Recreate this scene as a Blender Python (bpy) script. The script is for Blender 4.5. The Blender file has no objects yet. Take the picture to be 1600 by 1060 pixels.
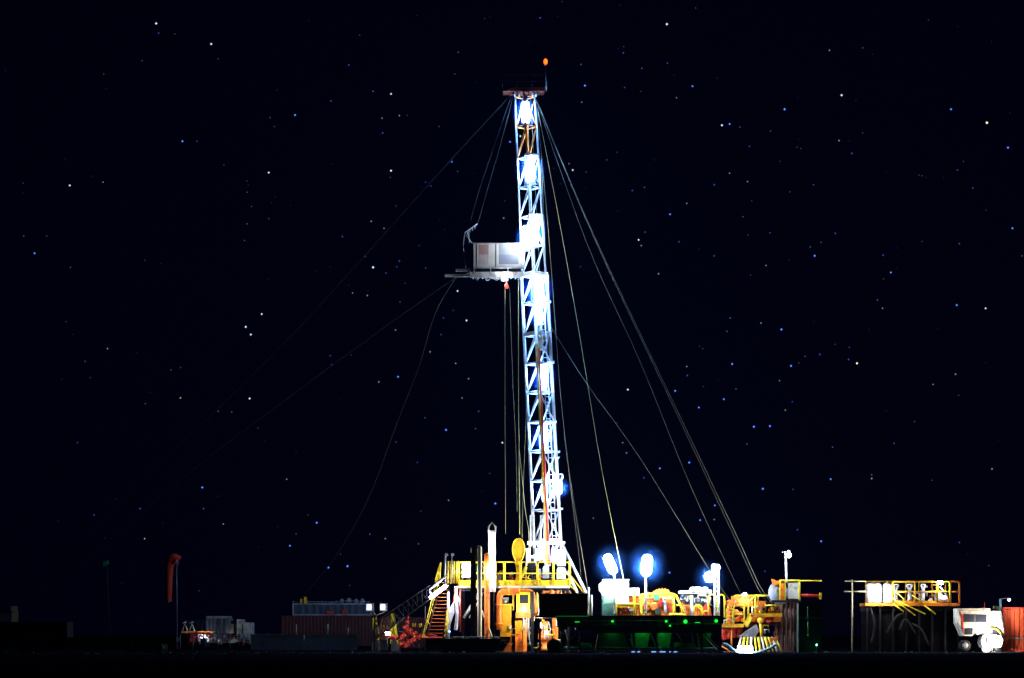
import bpy, math, random
from mathutils import Vector
R = math.radians
random.seed(7)

# ---------------------------------------------------------------- camera, world, exposure
sc = bpy.context.scene
col = sc.collection
FPX, HOR, EYE, BACK = 3500.0, 988.0, 1.7, 110.0        # focal length in photo pixels, horizon row, eye height
cd = bpy.data.cameras.new("camera")
cam = bpy.data.objects.new("camera", cd); col.objects.link(cam)
cd.sensor_width = 36.0; cd.lens = 36.0 * FPX / 1600.0
cam.location = (0, -BACK, EYE); cam.rotation_euler = (R(90), 0, 0)
cd.shift_y = (HOR - 530.0) / 1600.0       # level camera with a rising lens: the verticals stay upright
cd.clip_start = 0.1; cd.clip_end = 9000
sc.camera = cam

w = bpy.data.worlds.new("World"); sc.world = w; w.use_nodes = True
bg = w.node_tree.nodes["Background"]
bg.inputs[0].default_value = (0.035, 0.06, 1.0, 1); bg.inputs[1].default_value = 0.00085
sc.view_settings.view_transform = 'Standard'; sc.view_settings.look = 'None'
sc.view_settings.exposure = 2.0; sc.view_settings.gamma = 1.0
sc.cycles.max_bounces = 5; sc.cycles.diffuse_bounces = 2; sc.cycles.glossy_bounces = 2
sc.cycles.volume_bounces = 0; sc.cycles.sample_clamp_indirect = 4.0
sc.cycles.use_denoising = True
sc.cycles.use_adaptive_sampling = False
LAMP = (0.17, 0.40, 1.0)                  # cool discharge lamps
HAZE = 0.000028

# ---------------------------------------------------------------- materials
def mat(name, c, rough=0.5, metal=0.0, vary=0.25, scale=3.0, dirt=None, spec=0.4):
    m = bpy.data.materials.new(name); m.use_nodes = True
    nt = m.node_tree; N = nt.nodes; L = nt.links; b = N["Principled BSDF"]
    tc = N.new("ShaderNodeTexCoord"); n = N.new("ShaderNodeTexNoise")
    n.inputs["Scale"].default_value = scale; n.inputs["Detail"].default_value = 6
    L.new(tc.outputs["Object"], n.inputs["Vector"])
    rp = N.new("ShaderNodeValToRGB"); L.new(n.outputs["Fac"], rp.inputs[0])
    d = dirt if dirt else tuple(x * (1 - vary) for x in c)
    rp.color_ramp.elements[0].position = 0.33; rp.color_ramp.elements[0].color = (*d, 1)
    rp.color_ramp.elements[1].position = 0.52; rp.color_ramp.elements[1].color = (*c, 1)
    L.new(rp.outputs[0], b.inputs["Base Color"])
    mr = N.new("ShaderNodeMapRange"); mr.inputs[3].default_value = min(1, rough + .18); mr.inputs[4].default_value = max(.05, rough - .1)
    L.new(n.outputs["Fac"], mr.inputs[0]); L.new(mr.outputs[0], b.inputs["Roughness"])
    b.inputs["Metallic"].default_value = metal
    b.inputs["Specular IOR Level"].default_value = spec
    return m
def glow(name, c, s):
    m = bpy.data.materials.new(name); m.use_nodes = True
    nt = m.node_tree; nt.nodes.clear()
    e = nt.nodes.new("ShaderNodeEmission"); o = nt.nodes.new("ShaderNodeOutputMaterial")
    e.inputs[0].default_value = (*c, 1); e.inputs[1].default_value = s
    nt.links.new(e.outputs[0], o.inputs[0]); return m
M = dict(
    white=mat('white_paint', (.72, .73, .72), .45, 0, .35, 1.6, dirt=(.34, .31, .27)),
    mast=mat('mast_paint', (.70, .72, .74), .45, .0, .25, 2.5),
    cream=mat('cream_paint', (.66, .62, .5), .5, 0, .3, 1.5, dirt=(.28, .24, .17)),
    yellow=mat('yellow_paint', (.82, .62, .015), .45, 0, .3, 2.0, dirt=(.46, .27, .015)),
    orange=mat('orange_paint', (.78, .19, .012), .5, 0, .35, 1.6, dirt=(.34, .07, .01)),
    amber=mat('amber_paint', (.80, .40, .006), .45, 0, .25, 1.6, dirt=(.42, .17, .008)),
    red=mat('red_paint', (.60, .03, .012), .45, 0, .4, 2.0),
    darkred=mat('rust_red_paint', (.065, .008, .005), .6, 0, .4, 1.5),
    brown=mat('brown_corrugated_steel', (.20, .10, .075), .6, 0, .4, 1.5),
    steel=mat('bare_steel', (.30, .30, .30), .45, .3, .35, 3.0),
    wire=mat('wire_rope', (.13, .105, .065), .5, .2, .2, 4.0),
    farwire=mat('dull_wire_rope', (.042, .038, .030), .6, .1, .2, 4.0),
    grey=mat('grey_paint', (.28, .29, .31), .55, 0, .35, 1.5),
    tan=mat('tan_steel', (.48, .38, .20), .5, 0, .3, 2.0),
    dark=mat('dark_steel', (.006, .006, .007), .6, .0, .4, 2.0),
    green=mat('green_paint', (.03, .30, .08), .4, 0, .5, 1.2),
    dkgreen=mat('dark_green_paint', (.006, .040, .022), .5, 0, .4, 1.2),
    slate=mat('blue_grey_paint', (.032, .048, .065), .6, 0, .35, 1.2),
    rubber=mat('black_rubber', (.012, .012, .012), .8, 0, .2, 3.0),
    glass=mat('dark_glass', (.03, .035, .05), .1, 0, .2, 1.0),
    bluehose=mat('pale_blue_hose', (.20, .42, .48), .45, 0, .2, 3.0),
    sock=mat('windsock_fabric', (.75, .05, .02), .85, 0, .2, 2.0),
    pink=mat('pink_mosaic', (.32, .19, .19), .6, 0, .1, 2.0),
    palepink=mat('pale_pink_mosaic', (.42, .36, .36), .6, 0, .1, 2.0),
    slatemosaic=mat('slate_mosaic', (.17, .19, .25), .6, 0, .1, 2.0),
    greymosaic=mat('grey_mosaic', (.24, .27, .29), .6, 0, .1, 2.0),
    panel=mat('windwall_sheet', (.48, .47, .46), .6, 0, .12, 1.0),
    rope=mat('yellow_rope', (.55, .47, .18), .6, 0, .2, 4.0),
)
G_mast = glow('mast_lamp_glow', LAMP, 80)
G_post = glow('post_lamp_glow', (.60, .74, 1.0), 90)
G_small = glow('small_lamp_glow', (.78, .85, 1.0), 110)
G_footfill = glow('foot_fill_glow', (.7, .8, 1), 45)
G_base = glow('base_lamp_glow', (1.0, .93, .82), 260)
G_warm = glow('warm_lamp_glow', (1.0, .82, .72), 60)
def halo_mat(d, c=(.06, .28, 1.0)):                                  # scattering volume added round a lamp to imitate a lens halo
    m = bpy.data.materials.new('blue_halo'); m.use_nodes = True; nt = m.node_tree; nt.nodes.clear()
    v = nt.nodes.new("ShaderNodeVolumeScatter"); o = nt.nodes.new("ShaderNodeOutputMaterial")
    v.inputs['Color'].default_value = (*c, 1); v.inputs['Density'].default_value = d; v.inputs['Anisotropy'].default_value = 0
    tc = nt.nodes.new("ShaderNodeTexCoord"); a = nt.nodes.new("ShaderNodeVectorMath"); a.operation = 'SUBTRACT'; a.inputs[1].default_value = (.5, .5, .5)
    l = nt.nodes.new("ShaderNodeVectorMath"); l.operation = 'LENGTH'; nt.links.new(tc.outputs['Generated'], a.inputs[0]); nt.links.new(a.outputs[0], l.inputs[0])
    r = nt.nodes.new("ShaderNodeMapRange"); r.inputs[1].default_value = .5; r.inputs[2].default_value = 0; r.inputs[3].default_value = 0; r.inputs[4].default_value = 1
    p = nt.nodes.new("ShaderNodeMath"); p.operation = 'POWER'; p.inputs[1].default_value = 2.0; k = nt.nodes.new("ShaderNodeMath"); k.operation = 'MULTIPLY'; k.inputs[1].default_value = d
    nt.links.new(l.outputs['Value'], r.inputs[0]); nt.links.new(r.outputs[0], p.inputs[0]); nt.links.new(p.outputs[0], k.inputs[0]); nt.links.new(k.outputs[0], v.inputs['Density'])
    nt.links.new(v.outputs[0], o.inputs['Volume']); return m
HALO = halo_mat(.075)
HALO_M = halo_mat(.55, (.03, .16, 1.0))
G_red = glow('beacon_glow', (1.0, .045, .003), 2.2)
G_blue = glow('blue_lamp_glow', (.10, .28, 1.0), 5.0)
G_green = glow('added_green_glow', (.008, .6, .03), .7)
G_grn2 = glow('green_fill_glow', (.04, 1.0, .15), 9)

# ---------------------------------------------------------------- geometry helpers
def PM(D): return (D + BACK) / FPX                 # metres per photo pixel at depth D (world y)
def W(px, py, D): return Vector(((px - 800) * PM(D), D, EYE + (HOR - py) * PM(D)))
def GX(px, D): return (px - 800) * PM(D)
BASE = {}
class MB:
    def __init__(s): s.v = []; s.f = []; s.sm = []; s.mi = []; s.cur = 0
    def _f(s, idx, smooth=False): s.f.append(idx); s.sm.append(smooth); s.mi.append(s.cur)
    def box(s, x0, x1, y0, y1, z0, z1):
        b = len(s.v)
        s.v += [Vector(p) for p in ((x0,y0,z0),(x1,y0,z0),(x1,y1,z0),(x0,y1,z0),(x0,y0,z1),(x1,y0,z1),(x1,y1,z1),(x0,y1,z1))]
        for q in ((0,3,2,1),(4,5,6,7),(0,1,5,4),(1,2,6,5),(2,3,7,6),(3,0,4,7)): s._f([b+i for i in q])
        return s
    def pbox(s, px0, px1, py0, py1, D, dep):       # photo columns/rows measured on the front face, real depth
        a = W(px0, py1, D); c = W(px1, py0, D)
        return s.box(a.x, c.x, D, D + dep, a.z, c.z)
    def rbox(s, c, hx, hy, hz, rz=0, rx=0):
        ca, sa = math.cos(rz), math.sin(rz); cb, sb = math.cos(rx), math.sin(rx); b = len(s.v); c = Vector(c)
        for dz in (-1, 1):
            for dx, dy in ((-1,-1),(1,-1),(1,1),(-1,1)):
                x, y, z = dx*hx, dy*hy, dz*hz
                y, z = y*cb - z*sb, y*sb + z*cb
                s.v.append(c + Vector((x*ca - y*sa, x*sa + y*ca, z)))
        for q in ((0,3,2,1),(4,5,6,7),(0,1,5,4),(1,2,6,5),(2,3,7,6),(3,0,4,7)): s._f([b+i for i in q])
        return s
    def path(s, pts, r, n=8, closed=False, caps=True):
        pts = [Vector(p) for p in pts]; k = len(pts)
        rr = r if isinstance(r, (list, tuple)) else [r] * k
        up = None; rings = []
        for i, p in enumerate(pts):
            if closed: t = (pts[(i+1) % k] - pts[i-1])
            else: t = (pts[min(i+1, k-1)] - pts[max(i-1, 0)])
            t.normalize()
            if up is None:
                up = Vector((0,0,1)) if abs(t.z) < .9 else Vector((1,0,0))
            u = (up - t * up.dot(t))
            if u.length < 1e-5: u = t.orthogonal()
            u.normalize(); up = u; v = t.cross(u); b = len(s.v); rings.append(b)
            for j in range(n):
                a = 2*math.pi*j/n
                s.v.append(p + (u*math.cos(a) + v*math.sin(a)) * rr[i])
        m = k if closed else k-1
        for i in range(m):
            a, b = rings[i], rings[(i+1) % k]
            for j in range(n): s._f([a+j, a+(j+1) % n, b+(j+1) % n, b+j], True)
        if caps and not closed:
            s._f([rings[0]+j for j in reversed(range(n))]); s._f([rings[-1]+j for j in range(n)])
        return s
    def bar(s, a, b, r, n=6): return s.path([a, b], r, n)
    def prism(s, poly, y0, y1):                     # polygon in x,z extruded along y
        b = len(s.v); k = len(poly)
        s.v += [Vector((x, y0, z)) for x, z in poly] + [Vector((x, y1, z)) for x, z in poly]
        s._f([b+i for i in range(k)]); s._f([b+k+i for i in reversed(range(k))])
        for i in range(k): s._f([b+i, b+k+i, b+k+(i+1) % k, b+(i+1) % k])
        return s
    def pprism(s, pp, D, dep): return s.prism([(W(x, y, D).x, W(x, y, D).z) for x, y in pp], D, D + dep)
    def prismz(s, poly, z0, z1):
        b = len(s.v); k = len(poly)
        s.v += [Vector((x, y, z0)) for x, y in poly] + [Vector((x, y, z1)) for x, y in poly]
        s._f([b+i for i in reversed(range(k))]); s._f([b+k+i for i in range(k)])
        for i in range(k): s._f([b+i, b+(i+1) % k, b+k+(i+1) % k, b+k+i])
        return s
    def capsule(s, a, b, r, n=10, flat=1.0):
        a, b = Vector(a), Vector(b); d = (b-a); L = d.length; d.normalize(); pts = []; rr = []
        for t in (0.02, .35, .7, 1):
            pts.append(a + d * r * (1 - math.cos(t*math.pi/2)) ); rr.append(max(.01, r * math.sin(t*math.pi/2)))
        for t in (1, .7, .35, .02):
            pts.append(b - d * r * (1 - math.cos(t*math.pi/2))); rr.append(max(.01, r * math.sin(t*math.pi/2)))
        return s.path(pts, rr, n)
    def lathe(s, c, prof, n=14, axis='z'):
        c = Vector(c); rings = []
        for r, h in prof:
            b = len(s.v); rings.append(b)
            for j in range(n):
                a = 2*math.pi*j/n; x, y = r*math.cos(a), r*math.sin(a)
                s.v.append(c + (Vector((x, y, h)) if axis == 'z' else Vector((h, x, y)) if axis == 'x' else Vector((x, h, -y))))
        for i in range(len(rings)-1):
            a, b = rings[i], rings[i+1]
            for j in range(n): s._f([a+j, a+(j+1) % n, b+(j+1) % n, b+j], True)
        s._f([rings[0]+j for j in reversed(range(n))]); s._f([rings[-1]+j for j in range(n)])
        return s
    def build(s, name, m, parent=None, base=None):
        if base is None: base = BASE[parent.name] if parent else Vector((0, 0, 0))
        me = bpy.data.meshes.new(name)
        me.from_pydata([tuple(v - base) for v in s.v], [], s.f)
        me.polygons.foreach_set('use_smooth', s.sm)
        for x in (m if isinstance(m, list) else [m]): me.materials.append(M[x] if isinstance(x, str) else x)
        me.polygons.foreach_set('material_index', s.mi)
        me.update()
        o = bpy.data.objects.new(name, me); col.objects.link(o)
        if parent: o.parent = parent
        else: o.location = base
        BASE[o.name] = base
        return o
def thing(name, label, cat, loc, group=None):
    o = bpy.data.objects.new(name, None); col.objects.link(o); o.location = loc; o.empty_display_size = .3
    o['label'] = label; o['category'] = cat
    if group: o['group'] = group
    BASE[o.name] = Vector(loc); return o
def tag(o, label, cat, group=None):
    o['label'] = label; o['category'] = cat
    if group: o['group'] = group
    return o
def smooth(pts, n=6):
    P = [Vector(p) for p in pts]; out = []
    for i in range(len(P)-1):
        p0 = P[max(i-1, 0)]; p1 = P[i]; p2 = P[i+1]; p3 = P[min(i+2, len(P)-1)]
        for k in range(n):
            t = k/n
            out.append(.5*((2*p1) + (p2-p0)*t + (2*p0-5*p1+4*p2-p3)*t*t + (3*p1-p0-3*p2+p3)*t**3))
    out.append(P[-1]); return out
def arch(a, b, z0, z1, rad=.18):                   # inverted-U loop between plan points a, b
    a, b = Vector(a), Vector(b); d = (b-a).normalized(); up = Vector((0,0,1)); pts = [Vector((a.x, a.y, z0))]
    ca = Vector((a.x, a.y, z1-rad)) + d*rad; cb = Vector((b.x, b.y, z1-rad)) - d*rad
    for k in range(5): t = math.pi/2*k/4; pts.append(ca - d*rad*math.cos(t) + up*rad*math.sin(t))
    for k in range(5): t = math.pi/2*k/4; pts.append(cb + d*rad*math.sin(t) + up*rad*math.cos(t))
    pts.append(Vector((b.x, b.y, z0))); return pts
def railing(parent, x0, x1, yt, yb, D, D2=None, r=.045, kick=.22, m='yellow', mids=1, posts=0):
    """one guard-rail section as one part: rounded loop, mid rails, kick plate"""
    D2 = D if D2 is None else D2
    a = W(x0, yb, D); b = W(x1, yb, D2); z0 = a.z; z1 = W(x0, yt, D).z; mb = MB()
    a2 = Vector((a.x, a.y, 0)); b2 = Vector((b.x, b.y, 0))
    mb.path(arch(a2, b2, z0, z1, min(.18, (b2-a2).length*.3)), r, 7)
    for k in range(mids):
        z = z0 + (z1-z0)*(k+1)/(mids+1) + .04
        mb.bar((a.x, a.y, z), (b.x, b.y, z), r*.85)
    for k in range(posts):
        p = a2.lerp(b2, (k+1)/(posts+1)); mb.bar((p.x, p.y, z0), (p.x, p.y, z1-.02), r*.85)
    if kick:
        d = (b2-a2); L = d.length; c = (a2+b2)/2
        mb.rbox((c.x, c.y + .06, z0 + kick/2), L/2, .012, kick/2, math.atan2(d.y, d.x))
    return mb.build('railing', m, parent)
def corr_outline(x0, x1, y0, y1, pitch=.28, dep=.04):
    """container plan outline with folded long sides"""
    pts = []; n = max(2, int((x1-x0)/pitch)); st = (x1-x0)/n
    for i in range(n):
        x = x0 + i*st; pts += [(x, y0), (x+st*.3, y0), (x+st*.45, y0+dep), (x+st*.85, y0+dep)]
    pts += [(x1, y0)]
    for i in range(n):
        x = x1 - i*st; pts += [(x, y1), (x-st*.3, y1), (x-st*.45, y1-dep), (x-st*.85, y1-dep)]
    pts += [(x0, y1)]
    return pts
def container(name, label, px0, px1, py0, py1, D, dep, m, fm=None, pitch=.28, group=None, door=True):
    a = W(px0, py1, D); c = W(px1, py0, D)
    t = thing(name, label, 'container', ((a.x+c.x)/2, D, a.z), group)
    z0, z1 = a.z, c.z
    MB().prismz(corr_outline(a.x+.06, c.x-.06, D+.05, D+dep-.05, pitch), z0+.12, z1-.1).build('body', m, t)
    f = MB()
    for x in (a.x, c.x-.14):
        for y in (D, D+dep-.14): f.box(x, x+.14, y, y+.14, z0, z1)
    for z in (z0, z1-.13):
        for y in (D+.01, D+dep-.13): f.box(a.x+.14, c.x-.14, y, y+.11, z+.003, z+.127)
        for x in (a.x+.01, c.x-.13): f.box(x, x+.11, D+.14, D+dep-.14, z+.003, z+.127)
    f.build('frame', fm or m, t)
    return t
def lamp_tube(parent, a, b, r, g=G_mast, name='mast_light', house='white', caged=True, halo=0):
    """tubular discharge luminaire: glowing diffuser, end caps, wire guard"""
    a, b = Vector(a), Vector(b); d = (b-a).normalized()
    h = MB().bar(a - d*.10, a + d*.04, r*.8, 8); h.bar(b - d*.04, b + d*.10, r*.8, 8)
    if not caged: h.bar(a + Vector((0, r*.9, 0)), b + Vector((0, r*.9, 0)), r*.3, 5)
    if caged:
        side = d.cross(Vector((0, 1, 0))).normalized()
        for sx in (-1, 1): h.bar(a + side*sx*r*1.15, b + side*sx*r*1.15, .015, 4)
        for e in (a, b): h.bar(e - side*r*1.15, e + side*r*1.15, .015, 4)
    o = h.build(name, house, parent)
    MB().capsule(a, b, r, 10).build('diffuser', g, o)
    if halo: MB().capsule(a - d*r*halo*.6, b + d*r*halo*.6, r*(1+halo), 16).build('halo', HALO_M, o)  # added volume that gives the lamp its soft blue halo
    return o

# ---------------------------------------------------------------- ground, stars
def ground():
    mb = MB(); xs = [-700, -300, -150] + [-90 + i*3 for i in range(61)] + [150, 300, 700]
    ys = [-160, -110, -80] + [-60 + i*2.5 for i in range(88)] + [180, 240, 350, 600, 1100]
    for y in ys:
        for x in xs:
            z = .05*math.sin(x*.31+y*.17)*math.sin(y*.23-x*.11) + random.uniform(-.03, .03)
            z += .09*math.exp(-((y-58-1.5*math.sin(x*.09))/2.2)**2)*(0.8+.2*math.sin(x*.27))
            if y > 66: z = min(z, random.uniform(-.02, .0))
            mb.v.append(Vector((x, y, z - .02)))
    nx = len(xs)
    for j in range(len(ys)-1):
        for i in range(nx-1): mb._f([j*nx+i, j*nx+i+1, (j+1)*nx+i+1, (j+1)*nx+i], True)
    m = mat('bare_earth', (.010, .0105, .014), .95, 0, .4, .8, spec=.0)
    nt = m.node_tree; n2 = nt.nodes.new("ShaderNodeTexNoise"); n2.inputs["Scale"].default_value = 6; n2.inputs["Detail"].default_value = 8
    bu = nt.nodes.new("ShaderNodeBump"); bu.inputs["Strength"].default_value = .8; bu.inputs["Distance"].default_value = .1
    nt.links.new(n2.outputs["Fac"], bu.inputs["Height"]); nt.links.new(bu.outputs[0], nt.nodes["Principled BSDF"].inputs["Normal"])
    o = mb.build('ground', m); o['kind'] = 'structure'
ground()

STARS = """244,37,1,w 248,52,.4,b 330,69,.9,w 222,95,.2,y 341,92,.2,y 162,116,.15,y 562,55,.2,w 545,102,.5,b 716,82,.4,b 433,141,.25,b 583,143,.6,b
611,147,.7,w 517,158,.5,b 461,180,.8,b 422,184,.3,b 429,198,.2,y 597,185,.3,w 624,181,.3,y 598,208,.6,b 686,198,.25,y 285,221,.8,b 308,221,.3,b 706,253,.7,b
715,268,.3,b 420,270,.7,w 611,267,.9,w 109,290,.8,w 161,285,.3,w 388,289,.2,b 673,291,.4,b 665,285,.3,b 740,271,.2,b 393,323,.2,y 420,342,.25,y 580,346,.5,w
600,357,.3,w 619,322,.2,y 386,350,.35,b 382,376,.25,y 54,396,.7,b 37,369,.3,b 73,369,.25,w 535,370,.5,b 655,384,.2,w 110,418,.25,y 583,418,1.1,w 571,401,.35,b
624,408,.5,b 620,417,.3,b 603,427,.3,b 665,419,.3,b 787,341,.6,w 715,455,.7,w 551,458,.3,w 574,462,.5,w 625,472,.3,b 409,491,.7,w 695,359,.25,b
844,28,.6,b 1042,38,1.1,w 974,83,.5,b 908,101,.5,b 1043,99,.4,b 1003,107,.4,b 914,134,.9,b 976,137,.3,b 1082,135,.7,b 1001,143,.2,w 1053,118,.2,b 909,160,.3,w
1057,153,.3,w 1296,79,.4,y 1348,75,.35,b 1315,149,1,w 1226,171,1.1,b 1128,196,.9,w 1140,194,.7,b 1156,199,.4,b 1204,205,.3,b 1486,171,.9,b 1542,192,1.3,y
1575,231,.9,b 1578,177,.2,b 1311,220,.6,w 1331,240,.6,b 1171,229,.3,b 948,250,.3,b 889,256,.3,w 895,266,.7,w 916,269,.3,b 1140,271,.4,w 1116,289,.6,b
1168,284,.4,w 1007,293,.5,b 988,298,.5,b 1271,289,.35,b 1496,266,.4,b 1520,294,.5,b 1436,274,.2,w 1073,318,.4,w 1047,335,.7,b 1161,339,.3,b 1234,300,.2,y
998,375,.7,w 1002,384,.5,w 1008,363,.5,b 1061,378,.5,b 1203,364,.3,b 1305,365,.6,b 1266,386,.4,b 1273,400,.9,b 1283,379,.3,b 1116,400,.5,b 1197,415,.4,w
1029,428,.6,w 1380,399,.5,b 1392,426,.7,b 1499,381,.6,b 1582,357,.8,b 1597,400,.5,b 1371,469,.5,b 1379,482,.4,w 1495,477,.8,b 1540,482,.7,w 1141,497,.6,b
907,417,.3,b 384,511,.9,w 392,523,.8,w 390,623,.8,w 282,622,.6,y 168,545,.3,y 133,565,.3,b 267,578,.3,b 227,631,.3,b 341,643,.5,b 362,644,.4,b 121,692,.3,b
316,762,.8,b 219,795,.6,b 318,795,.5,b 147,805,.4,b 226,842,.5,y 349,819,.3,y 453,853,.7,b 495,817,.8,b 513,887,1,b 543,885,1,b 578,835,.5,b 602,842,.4,w
654,850,.6,b 448,749,.4,w 672,550,.6,w 622,589,.8,b 729,501,.8,w 618,516,.4,w 516,556,.4,b 518,570,.4,b 592,597,.4,y 693,497,.3,b 689,523,.4,b 712,568,.3,y
732,592,.5,w 722,622,.4,w 697,672,.9,b 664,653,.4,b 748,643,.5,b 743,670,.4,b 785,692,.9,w 774,787,1,b 652,723,.3,b 619,691,.3,b 765,740,.3,b 701,782,.4,w
1136,518,.5,b 1189,505,.5,w 1221,515,1,b 1098,545,.2,w 1144,569,.8,b 1236,572,.9,b 1074,587,.6,b 1073,573,.4,w 1281,554,.6,b 1258,557,.4,b 1326,562,.6,b
1339,568,.9,y 1327,543,.3,b 981,609,.8,w 1055,611,.8,b 1150,608,.4,b 1131,624,.7,b 1092,637,.7,b 1218,595,.3,w 1493,585,.4,y 1458,601,.4,w 1238,628,.3,b
1227,641,.3,y 1429,659,.3,b 1178,667,1,b 1203,666,.9,b 1167,694,.5,b 1397,693,.5,b 1301,699,.5,b 1559,689,.2,b 1077,723,1,b 1031,732,.7,b 1006,747,.6,b
1192,764,1,b 1298,749,.7,b 1362,742,.5,b 1362,748,.6,y 1550,733,.5,y 1239,765,.3,b 1094,813,.8,b 1116,812,.5,w 1117,790,.7,b 964,661,.4,b 979,708,.5,w
1246,828,.6,b 1283,846,.8,b 1499,848,.5,b 1545,884,.3,b 1195,893,.5,b 1046,895,1,b 927,810,.3,w 973,692,.4,w 813,213,.8,w 797,222,.7,b 264,940,.6,b"""
def stars():
    mb = MB(); RR = 3000.0; names = {}
    mats = []
    for ci, (c, base) in enumerate((('b', (.10, .22, 1.0)), ('w', (.50, .66, 1.0)), ('y', (1.0, .85, .5)))):
        for q, s in enumerate((.022, .09, .36)):
            names[(c, q)] = len(mats); mats.append(glow('starlight', base, s))
    rows = [t.split(',') for t in STARS.split()]
    S = [(float(a), float(b), float(c), d) for a, b, c, d in rows]
    for k in range(150): S.append((random.uniform(-60, 1660), random.uniform(-40, 940), random.uniform(.08, .22), random.choice('bbbwy')))
    for x, y, b, c in S:
        p = W(x, y, RR); q = 0 if b < .26 else 1 if b < .62 else 2
        r = (.8 + 1.0*b) * PM(RR)
        mb.cur = names[(c, q)]; n = p.normalized()
        mb.v += [p + Vector(d)*r for d in ((1,0,0),(-1,0,0),(0,1,0),(0,-1,0),(0,0,1),(0,0,-1))]
        i = len(mb.v) - 6
        for f in ((0,2,4),(2,1,4),(1,3,4),(3,0,4),(2,0,5),(1,2,5),(3,1,5),(0,3,5)): mb._f([i+k for k in f])
    o = mb.build('sky', mats); o['kind'] = 'structure'
stars()

# ---------------------------------------------------------------- the mast
D0 = 90.0
def mx(py):                                        # centre column of the leaning mast
    return 820 + (py-148) * (857-820) / (880-148)
def corner(k, py, hw, D=D0):                       # 0 left, 1 front, 2 right, 3 back
    h = hw * PM(D0); c = W(mx(py), py, D)
    a = (math.pi, -math.pi/2, 0, math.pi/2)[k] + R(-4)
    return c + Vector((h*math.cos(a), h*math.sin(a), 0))
mast = thing('drill_mast', 'tall white lattice drilling mast with a row of glaring lamps and a railed crown', 'mast', W(857, 1017, D0))
def section(y0, y1, h0, h1, r, rows, mleg, mbr, rb):
    hw = lambda y: h0 + (h1-h0)*(y-y0)/(y1-y0)
    for k in range(4):
        if y0 < 200 and k % 2:
            MB().bar(corner(k, y0, h0), corner(k, 243, hw(243)), r, 8).build('leg', 'orange', mast)
            MB().bar(corner(k, 243, hw(243)), corner(k, y1, h1), r, 8).build('leg', mleg, mast)
        else: MB().bar(corner(k, y0, h0), corner(k, y1, h1), r, 8).build('leg', mleg, mast)
    for i, (ya, yb) in enumerate(zip(rows[:-1], rows[1:])):
        g = MB()
        for a, b in ((0, 1), (1, 2), (3, 2), (0, 3)):
            g.bar(corner(a, ya, hw(ya)), corner(b, ya, hw(ya)), rb*1.25)
            if (i % 2 or a != 1): g.bar(corner(a, yb, hw(yb)), corner(b, ya, hw(ya)), rb)
            else: g.bar(corner(a, ya, hw(ya)), corner(b, yb, hw(yb)), rb)
        g.build('bracing', mbr if not callable(mbr) else mbr(ya), mast)
section(150, 436, 15.5, 18.5, .085, [152, 199, 248, 294, 340, 384, 430], 'mast', lambda y: 'orange' if y < 240 else 'mast', .05)
section(426, 884, 20, 21, .135, [428, 475, 523, 569, 614, 660, 706, 752, 798, 845, 882], 'mast', 'mast', .075)
# joint plates where the telescoping sections overlap and at the guides
for yy, hh in ((430, 21), (523, 21.5), (845, 22)):
    c = [corner(k, yy, hh) for k in range(4)]; g = MB()
    for i in range(4): a, b = c[i], c[(i+1) % 4]; g.rbox((a+b)/2, (b-a).length/2, .05, .16, math.atan2(b.y-a.y, b.x-a.x))
    g.build('guide_frame', 'mast', mast)
# lamp cages on the front
for y0, y1, x0, x1 in ((242, 288, 820, 842), (336, 384, 826, 848), (430, 472, 830, 857)):
    g = MB(); D = D0 - 1.15
    A, B, C_, E = W(x0, y0, D), W(x1, y0, D), W(x1, y1, D), W(x0, y1, D)
    for a, b in ((A, B), (B, C_), (C_, E), (E, A), (B, W((x0+x1)/2, (y0+y1)/2, D)), (W((x0+x1)/2, (y0+y1)/2, D), C_)): g.bar(a, b, .045)
    for p in (A, B, C_, E): g.bar(p, p + Vector((0, .7, 0)), .04)
    g.pbox(x0, x1, y0-2, y0+1, D-.1, .8)
    g.build('lamp_cage', 'mast', mast)
# luminaires down the mast; both foot lamps are added to whiten its base
for (x, y, wd, hh, D, g) in ((821, 176, 11, 34, 89.3, G_mast), (828, 265, 12, 40, 89.3, G_mast), (835, 362, 10, 48, 89.4, G_mast), (822, 372, 9, 38, 86.0, glow('board_lamp_glow', (.75, .84, 1), 40)),
                       (840, 452, 13, 40, 89.2, G_mast), (842, 491, 10, 34, 88.9, G_mast), (847, 590, 11, 40, 88.9, G_mast), (849, 683, 10, 42, 88.9, G_mast),
                       (851, 765, 7, 40, 89.0, G_mast), (846, 862, 6, 24, 87.4, G_footfill), (866, 868, 6, 20, 87.6, G_footfill), (872, 762, 10, 20, 88.8, G_post)):
    lamp_tube(mast, W(x + .4, y + hh/2, D), W(x - .4, y - hh/2, D), wd/2*PM(D), g, halo=3.4)
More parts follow.
